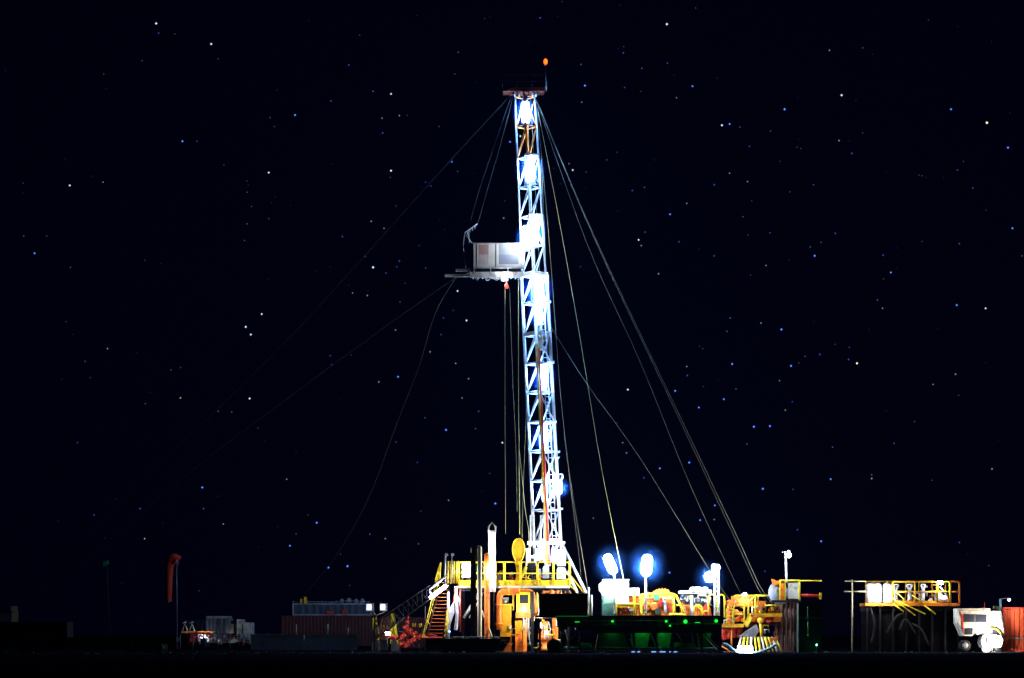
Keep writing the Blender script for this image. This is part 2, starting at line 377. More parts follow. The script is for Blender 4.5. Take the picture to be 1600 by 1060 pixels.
# crown: block, sheaves, platform, railings, beacon
cr = W(820, 141, D0)
g = MB().pprism([(786, 142.5), (849, 142.5), (855, 136), (800, 137)], D0-.8, 1.6)
pl = g.build('crown_platform', mat('rusty_red_plate', (.16, .024, .008), .7, 0, .4, 2.0), mast)
rl = MB()
cs = [Vector((cr.x+sx*2.0, D0+sy*.8, cr.z)) for sx, sy in ((-1, -1), (1, -1), (1, 1), (-1, 1))]
for i in range(4):
    a, b = cs[i], cs[(i+1) % 4]
    for hz in (.6, 1.15): rl.bar(a + Vector((0, 0, hz)), b + Vector((0, 0, hz)), .022)
    for t in (0, .33, .66): p = a.lerp(b, t); rl.bar(p + Vector((0, 0, .05)), p + Vector((0, 0, 1.15)), .022)
rl.build('railing', 'dark', pl)
sh = MB()
for dx in (-.9, -.5, -.1, .3, .7, 1.0): sh.lathe((cr.x+dx, D0-.3, cr.z-.38), [(.1, -.05), (.34, -.05), (.30, 0), (.34, .05), (.1, .05)], 16, 'x')
sh.box(cr.x-1.2, cr.x+1.2, D0-.55, D0-.05, cr.z-.16, cr.z-.0)
sh.build('sheave', 'steel', pl)
bp = W(853, 120, D0-1.1)
be = MB().bar(W(853.5, 141, D0-1.1), W(852.6, 101, D0-1.1), .03); be.lathe(W(852.6, 101.5, D0-1.1), [(.12, -.05), (.12, .03)], 10)
bo = be.build('obstruction_light', 'steel', mast)
MB().lathe(W(852.5, 101, D0-1.1), [(.09, .03), (.15, .12), (.16, .28), (.13, .42), (.05, .50)], 12).build('lens', G_red, bo)
# racking board with wind wall
D1 = 88.0
mk = MB()
mk.pbox(734, 816, 425, 428.5, D1-.9, 1.9)
for d in (D1-.9, D1+.85): mk.pbox(735, 816, 428.6, 434, d, .16)
for i in range(11): x = 738 + i*7.4; mk.pbox(x, x+1.8, 428.6, 432, D1-.7, 1.5)
for i in range(9):                                  # grating, clamps and lights cable under the walkway
    x = 741 + i*7.5; mk.bar(W(x, 434, D1-.82), W(x+3.5, 428.6, D1-.82), .035)
board = mk.build('racking_board', 'white', mast)
MB().pbox(695, 735, 428.8, 432.6, D1-.6, .22).build('finger_beam', 'cream', board)
fg = MB(); fg.pbox(712, 735, 420.5, 424, D1+.5, .22)
fg.bar(W(735, 425, D1), W(724, 431, D1-.5), .05)
fg.build('finger_beam', 'cream', board)
jk = MB(); jk.pbox(783, 794, 431, 438.5, D1-.99, .6); jk.bar(W(783, 436, D1-.9), W(760, 434, D1-.9), .03)
jk.path(smooth([W(742, 434, D1-.95), W(746, 438, D1-.95), W(750, 434, D1-.95), W(757, 434, D1-.95), W(761, 439, D1-.95), W(768, 434.5, D1-.95), W(776, 438, D1-.95), W(783, 434, D1-.95)]), .025, 5)
jk.build('junction_box', 'white', board)
wv = MB().pbox(740, 820, 380, 419.5, D1-1.0, .06)
for x in (740, 766, 793, 818.5): wv.pbox(x, x+1.3, 379.5, 427, D1-.93, .07)
pn = wv.build('wind_wall', 'panel', board)
q = MB()
for y in (380.2, 417.5): q.pbox(741.5, 818, y, y+.9, D1-1.03, .028)
for x in (745, 775, 814): q.pbox(x, x+.7, 381.3, 417.3, D1-1.025, .02)
q.build('batten', 'grey', pn)
for nm, x0, x1, y0, y1 in (('pink', 748, 763.5, 382.5, 398), ('palepink', 748, 763.5, 398, 413), ('greymosaic', 779.7, 810.7, 381.5, 398), ('slatemosaic', 779.7, 810.7, 398, 413)):  # coloured blocks stand for a pixelated logo
    MB().pbox(x0, x1, y0, y1, D1-1.004, .003).build('mosaic_patch', nm, pn)
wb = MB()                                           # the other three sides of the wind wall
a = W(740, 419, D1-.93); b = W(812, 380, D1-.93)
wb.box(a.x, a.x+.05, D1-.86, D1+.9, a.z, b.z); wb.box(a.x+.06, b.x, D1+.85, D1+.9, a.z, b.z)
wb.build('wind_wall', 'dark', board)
dv = MB(); dv.path([W(723.5, 384, D1), W(726, 364, D1), W(746, 350, D1)], .045, 6); dv.path([W(733, 380, D1+.3), W(732, 362, D1+.2)], .035, 6)
for t in (.2, .4, .6, .8): p = W(726, 364, D1).lerp(W(746, 350, D1), t); dv.bar(p, p + Vector((.02, 0, -.3)), .03)
dv.bar(W(723.5, 384, D1), W(728, 421, D1+.2), .03); dv.bar(W(726, 364, D1), W(738, 381, D1), .03)
dv.build('davit', 'steel', board)
# service ladder with hoops on the right leg
ld = MB()
lp = lambda y, s: W(mx(y) + 8 + s*6, y, D0-.9 + (.25 if s else 0))
for s in (0, 1): ld.bar(lp(440, s), lp(884, s), .035)
y = 446
while y < 884: ld.bar(lp(y, 0), lp(y, 1), .026); y += 8.7
ld.build('ladder', 'mast', mast)
br = MB()
for x, y in ((857, 471), (858, 519), (862, 566), (866, 659), (871, 706), (876, 795), (879, 848)):
    MB().pbox(x-5, x+4, y-1.5, y+1.5, D0-1.0, .5).bar(W(x, y, D0-.8), W(x-3, y+9, D0-.8), .05).build('bracket', 'white', mast)
br.path(smooth([W(869, 750, D0-.9), W(873, 742, D0-1.2), W(879, 742, D0-1.2), W(878, 749, D0-1.1), W(873, 752, D0-.9)]), .07, 7)
br.build('hose_elbow', 'white', mast)
MB().bar(W(870, 720, D0-.8), W(874, 714, D0-1.1), .05).build('bracket', 'white', mast)
# travelling block, hook, hydraulic hose and hoist lines inside the mast
tb = MB().pbox(838, 850, 518, 536, D0-.45, .8); tb.lathe(W(844, 527, D0-.05), [(.1, -.42), (.42, -.40), (.42, .40), (.1, .42)], 16, 'y')
tb.pbox(840.5, 847.5, 536.5, 547, D0-.3, .5); tb.bar(W(841, 547, D0-.2), W(841, 564, D0-.2), .07); tb.bar(W(848, 547, D0-.2), W(849, 570, D0-.2), .05)
tb.build('travelling_block', 'tan', mast)
hs = MB().bar(W(839, 537, D0-1.45), W(854.5, 882, D0-1.45), .10, 8); hs.build('standpipe', 'amber', mast)
hs = MB().bar(W(842, 545, D0-1.42), W(857.5, 882, D0-1.42), .12, 8); hs.build('rotary_hose', 'red', mast)
hl = MB()
for x0, y0, x1, y1 in ((824, 290, 843, 518), (827, 290, 846, 518), (823, 150, 841, 518), (829, 150, 848, 518), (843, 240, 858, 560), (846, 250, 872, 884)):
    hl.bar(W(x0, y0, D0-.2), W(x1, y1, D0-.2), .022, 5)
hl.build('hoist_line', 'wire', mast)
# foot frame
ff = MB()
for x in (828, 844): ff.pbox(x, x+2.2, 806, 855, D0-1.9, .12); ff.pbox(x+5.5, x+7.5, 806, 855, D0-1.9, .12); ff.pbox(x, x+7.5, 805, 807, D0-1.92, .16)
ff.pbox(824, 882, 846, 851, D0-1.95, .2); ff.bar(W(838, 845, D0-1.7), W(855, 888, D0-1.7), .1); ff.bar(W(852, 800, D0-1.4), W(840, 850, D0-1.4), .07)
ff.pbox(836, 848, 857, 876, D0-.8, .3)
ff.build('foot_frame', 'mast', mast)
for x0, x1, y0, dp in ((822, 829, 857, .5), (871, 884, 859, .9), (830, 837, 868, .5)): MB().pbox(x0, x1, y0, 884, D0-1.9, dp).build('raising_cylinder', 'white', mast)
for a, b, r, m in ((W(878, 850, 89.6), W(916, 927, 88.2), .14, 'white'), (W(886, 893, 88.6), W(902, 926, 87.6), .12, 'white'),
                (W(888, 895, 89.8), W(912, 926, 90), .06, 'amber'), (W(883, 908, 89), W(908, 932, 89), .06, 'yellow'), (W(878, 910, 89.5), W(896, 932, 89.5), .06, 'yellow')):
    MB().bar(a, b, r, 8).build('brace', m, mast)

# ---------------------------------------------------------------- guy wires and hanging lines
def wire(label, pts, D0_, D1_, r=.024, name='guy_wire', cat='wire', group='guy wires staying the drilling mast', m='wire'):
    n = len(pts); L = [0]
    for i in range(1, n): L.append(L[-1] + math.dist(pts[i], pts[i-1]))
    P = [W(x, y, D0_ + (D1_-D0_)*L[i]/L[-1]) for i, (x, y) in enumerate(pts)]
    o = MB().path(smooth(P, 5), r*.8, 5).build(name, m, base=P[-1])
    tag(o, label, cat, group); return o
wire('brightest straight guy wire running from mast top down to the orange mud skid', [(839, 158), (930, 372), (1060, 645), (1150, 835), (1187, 915), (1212, 950)], 89, 84, .03)
wire('guy wire lying close under the brightest one on the right', [(840, 162), (931, 378), (1058, 648), (1146, 836), (1182, 915), (1203, 946)], 90.5, 86, .022)
wire('thin guy wire ending left of the orange skid near the square box lamp', [(838, 158), (920, 388), (1000, 565), (1080, 762), (1160, 934)], 91, 92, .02)
wire('steep yellowish guy wire coming down between the two oval lamps onto the white cabin', [(838, 160), (872, 335), (905, 520), (940, 732), (978, 925)], 89, 86, .024, m='rope')
wire('slack guy wire starting halfway up the mast and ending at the square box lamp', [(860, 510), (917, 600), (1000, 716), (1108, 890), (1145, 945)], 90, 88, .022)
wire('steepest bright guy wire just right of the mast, ending by white struts', [(838, 156), (856, 350), (872, 570), (889, 732), (916, 905), (919, 925)], 88.5, 87, .026)
wire('faint guy wire hugging the right side of the mast', [(838, 156), (860, 400), (876, 620), (892, 765), (906, 880), (908, 930)], 91.5, 92, .018)
wire('left thin stay between mast top and bent arm of the racking board', [(799, 150), (780, 205), (748, 300), (728, 372)], 90, 88, .014, m='farwire')
wire('right thin stay between mast top and tip of the racking board arm', [(802, 150), (785, 215), (765, 285), (746, 350)], 90, 88, .014, m='farwire')
wire('long guy wire sloping from racking board far out to the left horizon', [(712, 434), (600, 512), (430, 637), (300, 735), (170, 846), (60, 950)], 88, 96, .022, m='farwire')
wire('sagging wire curving from racking board down to the grey container', [(712, 434), (680, 490), (655, 572), (620, 662), (575, 780), (520, 876), (462, 943)], 88, 122, .034)
wire('faint outermost guy wire reaching from mast top to the far left', [(797, 150), (700, 255), (520, 455), (415, 566), (300, 677), (190, 780), (20, 975)], 90, 100, .014, m='farwire')
for lab, pts, D, r in (
    ('leftmost thin yellow hoist line hanging from the racking board with small hook', [(789, 444), (789, 640), (790, 835)], 87.3, .018),
    ('thick grey line hanging straight down in front of the oval yellow cover', [(810, 434), (810, 600), (811, 720), (812, 835)], 87.6, .04),
    ('slanting line hanging just right of the leftmost hoist line', [(796, 447), (801, 590), (806, 700), (808, 800)], 87.9, .014),
    ('curved yellow hose line hanging beside the mast and bending to its foot', [(811, 700), (817, 760), (821, 800), (826, 830), (826, 872)], 87.4, .028),
    ('thin line hanging close to the left leg of the mast', [(822, 640), (820, 700), (817, 780), (815, 880)], 88.2, .014)):
    wire(lab, pts, D, D, r, 'hoist_line', 'line', 'lines hanging beside the mast', 'rope')
t = thing('snatch_block', 'small red snatch block hanging under the racking board', 'block', W(791, 452, 87.3))
MB().pprism([(788.5, 449), (790, 443), (791.5, 440), (793, 443), (795, 449), (793, 451), (790, 451)], 87.2, .2).build('block_body', 'red', t)
MB().bar(W(791.5, 440.5, 87.3), W(791.5, 436, 87.3), .03).build('shackle', 'steel', t)

# ---------------------------------------------------------------- rig floor
DF = 86.5
lamp_tube(board, W(786, 436, D1-1.2), W(792, 436, D1-1.2), .10, G_small, 'work_light', 'steel', False)
fl = thing('rig_floor', 'raised rig floor with bright yellow guard rails around the mast foot', 'platform', W(800, 1019, DF))
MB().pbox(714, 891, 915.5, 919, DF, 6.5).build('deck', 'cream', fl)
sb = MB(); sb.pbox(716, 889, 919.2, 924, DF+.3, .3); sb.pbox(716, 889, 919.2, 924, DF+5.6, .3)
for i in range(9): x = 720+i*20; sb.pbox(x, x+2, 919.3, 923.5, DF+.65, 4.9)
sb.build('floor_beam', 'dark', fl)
for x0, x1 in ((717, 737), (738, 757), (775, 787.3), (789, 813), (814.5, 839), (840.5, 864), (865.5, 889.5)):
    railing(fl, x0, x1, 878.5, 915.4, DF+.05, r=.06, kick=.5)
railing(fl, 891, 889, 877, 915.4, DF+.2, DF+6, r=.05, kick=.4)
railing(fl, 716, 722, 877, 915.4, DF+.2, DF+6, r=.05, kick=.4)
railing(fl, 720, 760, 878, 914.5, DF+6.2, r=.05, kick=.4)
railing(fl, 772, 822, 878, 914.5, DF+6.2, r=.05, kick=.4)
for x in (700, 704.5, 709, 713): MB().bar(W(x, 912, DF-.3+.01*x-7), W(x, 877, DF-.3+.01*x-7), .09, 8).build('rail_post', 'yellow', fl)
# legs of the substructure
def leg(x0, x1, y0, y1, m, D=DF+1, dep=.6): MB().pbox(x0, x1, y0, y1, D, dep).build('leg', m, fl)
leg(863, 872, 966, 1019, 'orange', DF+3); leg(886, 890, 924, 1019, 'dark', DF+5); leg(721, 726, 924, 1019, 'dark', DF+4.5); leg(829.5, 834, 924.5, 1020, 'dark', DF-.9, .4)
leg(805, 816, 969, 1019, 'orange', DF+1.2); leg(817.5, 823, 975, 1019, 'orange', DF+1.5, .3)
MB().pprism([(785, 1019), (799, 1019), (799, 1001), (796, 1003)], DF+.4, .5).build('gusset', 'orange', fl)
MB().pbox(780, 800, 1021, 1025.5, DF-2, .5).build('timber', 'tan', fl)
MB().bar(W(753, 955, DF), W(769, 996, DF-1.5), .08).build('brace', 'tan', fl)
d = MB(); d.bar(W(751, 922, DF+1), W(725, 966, DF+1), .14); d.bar(W(755, 926, DF+1.3), W(733, 966, DF+1.3), .07); d.build('brace', 'cream', fl)
# consoles, winches and clutter on the floor, seen through the rails
def clutter():
    rnd = random.Random(3)
    specs = [(848, 858, 884, 904, 'grey', 'control_console'), (870, 884, 886, 905, 'white', 'tool_cabinet'), (777, 783, 896, 906, 'grey', 'winch'),
             (796, 802, 894, 906, 'red', 'hand_winch'), (838, 846, 889, 905, 'steel', 'pump')]
    for x0, x1, y0, y1, m, nm in specs:
        D = DF + 1.3 + rnd.random()
        b = thing(nm, {'control_console': 'grey control console on the rig floor under the mast', 'tool_cabinet': 'white tool cabinet at the right end of the rig floor',
                       'winch': 'small grey winch behind the first rail gap', 'hand_winch': 'small red hand winch left of the oval yellow cover', 'pump': 'bare steel pump beside the mast foot behind rails'}[nm],
                  nm.replace('_', ' '), W((x0+x1)/2, 915.4, D))
        MB().pbox(x0, x1, y0+4, y1, D, .5).build('body', m, b)
        MB().pprism([(x0, y0+4), (x1, y0+4), (x1-1, y0), (x0+2, y0)], D+.05, .4).build('cover', 'steel', b)
        q = MB()
        for xx in (x0+1, x1-1): q.bar(W(xx, y1, D+.25), W(xx, 915.4, D+.25), .04)
        q.build('stand', 'dark', b)
clutter()
# doghouse on the left end of the floor
dh = thing('driller_cabin', 'small white driller cabin at the left end of the railed floor', 'cabin', W(730, 915.4, DF+1))
MB().pbox(722, 736.5, 880, 903, DF+.6, 1.6).build('body', 'white', dh)
MB().pbox(721, 737.5, 877.8, 879.9, DF+.5, 1.8).build('roof', 'cream', dh)
q = MB()
for x in (723, 735): q.pbox(x, x+1.2, 903.1, 915.4, DF+.8, .1); q.pbox(x, x+1.2, 903.1, 915.4, DF+1.9, .1)
q.pbox(727, 734, 903.1, 906, DF+.7, .5); q.build('stand', 'dark', dh)
MB().pbox(745, 750, 885, 903, DF+1.5, .3).build('locker', 'green', dh)
lamp_tube(dh, W(729.5, 897, DF-.15), W(729.5, 884, DF-.15), .10, G_small, 'cabin_light', 'cream', False)  # lamp added in front to whiten the cabin
# operator box, dark, in front of the mast foot
ob = thing('operator_stand', 'small dark operator seat and control box before the mast foot', 'operator stand', W(831, 915.4, DF))
MB().pbox(824, 837, 880, 891, DF+.35, .9).build('control_box', 'dark', ob)
q = MB(); q.bar(W(831, 891, DF+.8), W(831, 915.4, DF+.8), .08); q.bar(W(829, 915, DF+.6), W(836, 900, DF+.6), .04); q.build('pedestal', 'dark', ob)
MB().pbox(829, 835, 872, 879.8, DF+.6, .3).build('backrest', 'slate', ob)
MB().bar(W(815, 902, DF+.2), W(822, 886, DF+.2), .14, 8).build('warning_bar', 'yellow', ob)
# oval paddle shaped cover
cv = thing('swivel_cover', 'upright yellow oval paddle-shaped cover rising above the rails', 'cover', W(810, 915.4, DF+1.4))
prof = []
for i in range(15):
    t = i/14; hgt = 842 + t*40
    wd = 9.6*math.sin(math.pi*min(1, (t*1.0+.02))**.8)**.62 if t < .93 else 5.0
    prof.append((max(wd, 1.0 if t < .1 else 4.5), hgt))
pp = [(810+wd, y) for wd, y in prof] + [(810-wd, y) for wd, y in reversed(prof)]
m_ = MB().pprism(pp, DF+1.3, .35); m_.build('shell', 'amber', cv)
m_ = MB().path([W(x, y, DF+1.3) for x, y in pp], .05, 6, closed=True); m_.build('rim', 'yellow', cv)
MB().pprism([(805, 882.2), (815, 882.2), (813, 893), (816, 915.4), (804, 915.4), (807, 893)], DF+1.35, .3).build('stem', 'amber', cv)
# tall white V-topped chute
vc = thing('pipe_chute', 'tall white pipe chute with pointed open top beside the red cylinder', 'chute', W(768, 1005, DF-.6))
MB().pbox(763, 774.4, 829, 925, DF-.5, .25).build('chute_plate', 'white', vc)
MB().path([W(763.5, 832, DF-.45), W(763.5, 823, DF-.45), W(768.8, 816.5, DF-.45), W(774, 823, DF-.45), W(774, 832, DF-.45)], .075, 6).build('pointed_loop', 'cream', vc)
q = MB().bar(W(765, 925, DF-.4), W(765, 1012, DF-.4), .07); q.bar(W(772, 925, DF-.4), W(772, 1012, DF-.4), .07); q.build('leg', 'dark', vc)
lamp_tube(vc, W(763.5, 903, DF-1.6), W(763.5, 882, DF-1.6), .12, G_warm, 'side_light', 'cream', False)
lamp_tube(vc, W(768.7, 918, DF-.75), W(768.7, 833, DF-.75), .09, glow('chute_lamp_glow', (.8, .85, 1), 8), 'glow_strip', 'white', False)
# red/orange cylinders
for k, (x0, x1, y0, y1, m, lab) in enumerate(((757.3, 770, 864, 1008, 'orange', 'tall orange-red cylinder with rounded top standing left of the rig floor'),)):
    a, b = W((x0+x1)/2, y1, DF-.1), W((x0+x1)/2, y0, DF-.1); r = (x1-x0)/2*PM(DF)
    a = W(761, 1008, DF-.9); b = W(761, 864, DF-.9)
    o = MB().capsule(a, b, .24, 16).build('mud_cylinder', m, base=a); tag(o, lab, 'cylinder')
fp = thing('flow_pipe', 'thick orange pipe bent down at both ends under the rig floor', 'pipe', W(782, 1005, DF))
pts = [W(780.5, 984, DF-.5), W(780.5, 940, DF-.5), W(781, 931, DF-.5), W(784, 926, DF-.5), W(790, 924.6, DF-.5), W(822, 924.6, DF-.5), W(829, 926.5, DF-.5), W(832, 931, DF-.5), W(833.5, 940, DF-.5), W(837, 957, DF-.5)]
MB().path(smooth(pts, 4), .27, 14).build('pipe_run', 'orange', fp)
q = MB()
for x, y in ((780.5, 975), (780.5, 945)): q.lathe(W(x, y, DF-.5), [(.3, -.05), (.36, -.04), (.36, .04), (.3, .05)], 14)
for x in (795, 812): q.lathe(W(x, 924.6, DF-.5), [(.29, -.05), (.34, -.04), (.34, .04), (.29, .05)], 14, 'x')
q.build('flange', 'amber', fp)
# dark and tan posts left
for x0, x1, y0, m, lab, D in ((735, 743.6, 856, 'dark', 'dark square pipe rack post in front of the driller cabin', DF-3.3), (746, 753, 853, 'tan', 'tan round-topped pipe post right of the dark one', DF-2.6)):
    t = thing('pipe_post', lab, 'post', W((x0+x1)/2, 1017.5, D), 'posts at the left of the rig floor')
    if m == 'dark': MB().pbox(x0, x1, y0, 1018, D, .35).build('shaft', m, t)
    else: MB().capsule(W((x0+x1)/2, 1018, D), W((x0+x1)/2, y0, D), .19, 12).build('shaft', m, t)
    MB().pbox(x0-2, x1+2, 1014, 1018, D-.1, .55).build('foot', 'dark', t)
    MB().bar(W(x0+1, y0+8, D-.05), W(x0+1, y0, D-.05), .05).build('hook', 'tan', t)

t = thing('low_skid', 'low dark green unlit skid tank on the ground in front of the stair and posts', 'skid', W(738, 1022, 79))
MB().pprism([(690, 1019), (694, 998), (784, 998), (778, 1012), (772, 1019)], 79, 2).build('tank', 'dkgreen', t)
MB().pbox(688, 784, 1019.1, 1022.5, 78.9, 2.2).build('runner', 'dark', t)
q = MB()
for x in (705, 720, 735, 750, 765): q.pbox(x, x+1.5, 1000, 1018, 78.96, .05)
q.bar(W(692, 996, 79.5), W(782, 996, 79.5), .04); q.build('rib', 'dkgreen', t)
for x in (716, 746): MB().lathe(W(x, 998, 80), [(.35, 0), (.35, .06), (.2, .1)], 12).build('hatch', 'dark', t)
# yellow cabinets under the floor
yc = thing('valve_cabinet', 'tall yellow cabinet with an open framed top under the rig floor', 'cabinet', W(791, 1018, DF-.2))
MB().pbox(781.5, 799, 946, 995, DF-.3, 1.0).build('body', 'amber', yc)
q = MB(); q.pbox(779, 781.4, 930, 954, DF-.35, .15); q.pbox(801.2, 803.6, 930, 954, DF-.35, .15); q.pbox(779, 803.6, 928, 930, DF-.36, .17); q.pbox(780, 802, 944, 945.9, DF-.37, 1.1)
q.build('frame', 'yellow', yc); MB().pbox(783, 797, 995.1, 1002, DF-.1, .7).build('base', 'dark', yc)
MB().pbox(786, 795, 934, 943.5, DF+.5, .4).build('gauge_box', 'grey', yc)
yb = thing('generator_cabinet', 'yellow cabinet with dark window above orange boxes under the floor', 'cabinet', W(818, 1018, DF-.4))
q = MB(); q.pbox(807, 828, 943, 957, DF-.9, .9); q.pbox(807, 812, 928, 942.9, DF-.9, .9); q.pbox(825.5, 828, 926, 942.9, DF-.9, .9); q.pbox(812.1, 825.4, 925.5, 929.5, DF-.9, .9); q.build('body', 'yellow', yb)
MB().pbox(812.1, 825.4, 929.6, 942.9, DF-.7, .5).build('window', 'glass', yb)
MB().pbox(805.5, 829, 957.1, 966, DF-.7, .7).build('skirt', 'orange', yb)
q = MB()
for x, y0, y1, dx in ((820, 968, 996, 2), (823, 966, 1000, 3.5), (826, 966, 1008, 2), (818, 966, 985, -1)): q.path(smooth([W(x, y0, DF-1), W(x+dx*.2, (y0+y1)/2, DF-1.1), W(x+dx, y1, DF-1)]), .045, 6)
q.build('cable', 'cream', yb)
MB().bar(W(819, 952, DF-2.25), W(819, 952, DF-.9), .04).build('lamp_arm', 'dark', yb)
MB().pbox(808, 817, 1001, 1018, DF-.7, .7).build('box', 'orange', yb)
MB().pbox(805, 816, 971, 991, DF-.7, .7).build('box', 'amber', yb)
lamp_tube(yb, W(819, 955, DF-2.3), W(819, 949, DF-2.3), .12, G_base, 'work_light', 'cream', False)
t = thing('riser_pipes', 'cluster of vertical yellow riser pipes right of the dark centre post', 'pipes', W(838, 965, DF-.3))
for x, y0, m in ((836, 930, 'amber'), (839.5, 926, 'yellow'), (843, 932, 'orange')): MB().bar(W(x, 957, DF-.6), W(x, y0, DF-.6), .075, 8).build('pipe', m, t)

# ---------------------------------------------------------------- blow-out preventer stack glimpsed under the floor
t = thing('wellhead', 'orange and steel wellhead fittings in the gap beneath the floor', 'wellhead', W(851, 1018, DF+2))
MB().lathe(W(851, 1017, DF+2.5), [(.5, 0), (.5, .3), (.35, .35), (.35, .9), (.6, 1.0), (.6, 1.5), (.3, 1.6), (.3, 2.6)], 16).build('stack', 'orange', t)
for x in (845, 852, 857): MB().path(smooth([W(x, 972, DF+1.8), W(x+3, 985, DF+1.6), W(x+1, 1000, DF+1.8)]), .03, 6).build('hose', 'steel', t)
MB().pbox(850, 858, 985, 997, DF+1.9, .4).build('valve_body', 'grey', t)
lamp_tube(t, W(844.5, 981, DF+.3), W(844.5, 974, DF+.3), .08, G_base, 'work_light', 'cream', False)
t = thing('hose_drum', 'round hose drums and orange pipework just below the right rails', 'drum', W(860, 930, DF-.5))
for x, r in ((852, .34), (861, .42), (872, .38)): MB().lathe(W(x, 929, DF+.2), [(.1, 0), (r, .0), (r*.8, .1), (r*.8, .5), (r, .6), (.1, .6)], 16, 'y').build('drum', 'orange', t)
MB().pbox(846, 884, 936, 938, DF-.1, 1).build('cradle', 'orange', t)

# ---------------------------------------------------------------- stair and catwalk on the left
st = thing('access_stair', 'steep steel stair with yellow handrails climbing to the rig floor', 'stair', W(678, 1018, 84))
def sp(t, s):                                      # t 0 bottom..1 top, s 0 left..1 right
    D = 83.5 + 4*t; return W(667 + 22*t + s*(26 - 12*t), 997 - 90*t, D)
for s in (0, 1): MB().bar(sp(0, s), sp(1, s), .07, 6).build('stringer', 'darkred', st)
for i in range(16):
    t_ = (i+.3)/16; a, b = sp(t_, 0), sp(t_, 1)
    MB().box(a.x+.08, b.x-.08, a.y-.13, a.y+.13, a.z-.025, a.z+.025).build('tread', 'orange', st)
for s, off in ((0, -7), (1, 3)):
    q = MB(); top = .98 if s == 0 else .42
    q.bar(W(667+off+s*26, 997, 83.4), W(667 + off + 22*top + s*(26-12*top) + 6*(1-s), 997-90*top-26*top, 83.4+4*top), .05)
    q.bar(W(669+off+s*26, 997, 83.5), W(669 + off + 22*top + s*(26-12*top) + 5*(1-s), 997-86*top-16*top, 83.5+4*top), .045)
    for k in range(5): a = sp(k*top/4.5, s); q.bar(a, a + Vector((-.25 if s == 0 else .12, 0, .9*(.3+top*k/5))), .035)
    q.build('handrail', 'yellow', st)
MB().bar(W(660, 996, 83.3), W(692, 997, 83.4), .06).build('bottom_sill', 'red', st)
t = thing('rail_gate', 'yellow slanted handrail gate at the head of the stair', 'gate', W(688, 915, DF))
q = MB(); 
for x0, x1 in ((680, 688), (683, 689), (687, 688.5)): q.bar(W(x0, 907, DF-.5), W(x1, 879, DF-.5), .06)
q.build('gate_bars', 'yellow', t); MB().bar(W(679, 909, DF-.45), W(690, 909, DF-.45), .05).build('foot_bar', 'yellow', t)
cw = thing('catwalk_ramp', 'dark lattice pipe ramp sloping down left from the rig floor with lit upper end', 'ramp', W(600, 1018, 84))
A0, A1 = (697, 898), (585, 973); B0, B1 = (700, 915), (588, 998)
for D, nm in ((83.6, 'truss'), (85.0, 'truss')):
    q = MB(); L = lambda P, Q, t: W(P[0]+(Q[0]-P[0])*t, P[1]+(Q[1]-P[1])*t, D)
    q.bar(L(A0, A1, .22), L(A0, A1, 1), .055); q.bar(L(B0, B1, 0), L(B0, B1, 1), .08)
    for i in range(12):
        t0, t1 = .22+.78*i/12, .22+.78*(i+1)/12
        q.bar(L(B0, B1, t0), L(A0, A1, t1), .035); q.bar(L(A0, A1, t1), L(B0, B1, t1), .03)
    q.build(nm, 'dark', cw)
q = MB()
for i in range(18): t_ = i/17; q.bar(W(700-112*t_, 917+82*t_, 83.65), W(700-112*t_, 917+82*t_, 84.95), .05)
q.build('cross_tie', 'dark', cw)
MB().bar(W(671, 921, 83.4), W(697, 900, 83.4), .10, 8).build('upper_rail', 'white', cw)
MB().bar(W(695, 903, 83.45), W(695, 862+6, 83.45), .07, 8).build('upper_rail', 'white', cw)
MB().bar(W(670, 921, 83.45), W(674, 929, 83.45), .06, 8).build('end_stop', 'cream', cw)
lamp_tube(cw, W(671, 935.5, 83.3), W(698, 914.5, 83.3), .15, glow('ramp_lamp_glow', (.55, .55, 1.0), 24), 'glow_strip', 'white', False)
for x, y0, y1 in ((664, 961, 1000), (589, 990, 1016)):
    MB().bar(W(x, y0-14, 84.2), W(x, 1018, 84.2), .06).build('support', 'dark', cw)
# little post lights left of the floor
for x, D, lab in ((696, 85.5, 'short post light at the stair head, left of a twin'), (706, 86, 'short post light at the stair head, right of a twin')):
    t = thing('post_light', lab, 'light', W(x, 912, D), 'post lights at the stair head')
    MB().bar(W(x, 912, D), W(x, 868, D), .05).build('pole', 'steel', t)
    MB().pbox(x-1, x+3.5, 865, 869, D-.1, .25).build('head', 'steel', t)
# pipes, cables and lit hardware between stair and posts
t = thing('pipe_bundle', 'pale upright pipes and blue-lit hoses between the stair and the dark post', 'pipes', W(710, 1018, 85))
MB().capsule(W(700.5, 1010, 85), W(700.5, 924, 85), .12, 10).build('pipe', 'cream', t)
MB().path(smooth([W(712, 916, 85.2), W(713, 940, 85.2), W(714, 962, 85.2), W(712, 985, 85.2)]), .15, 8).build('pipe', 'white', t)
MB().path([W(719, 920, 84.8), W(719, 988, 84.8)], .06, 6).build('pipe', 'red', t)
MB().pprism([(703, 950), (709, 940), (710, 958), (704, 975), (702.5, 998), (701.5, 985)], 84.6, .12).build('tarp_strip', 'white', t)
MB().bar(W(708, 945, 85), W(712, 918, 85), .06, 6).build('pipe', 'red', t)
for x, y in ((717, 938), (702, 987)): lamp_tube(t, W(x, y+1.5, 84.4), W(x, y-1.5, 84.4), .10, G_blue, 'marker_light', 'steel', False)
lamp_tube(t, W(713.3, 940, 84.4), W(713.3, 920, 84.4), .07, G_small, 'glow_strip', 'steel', False)

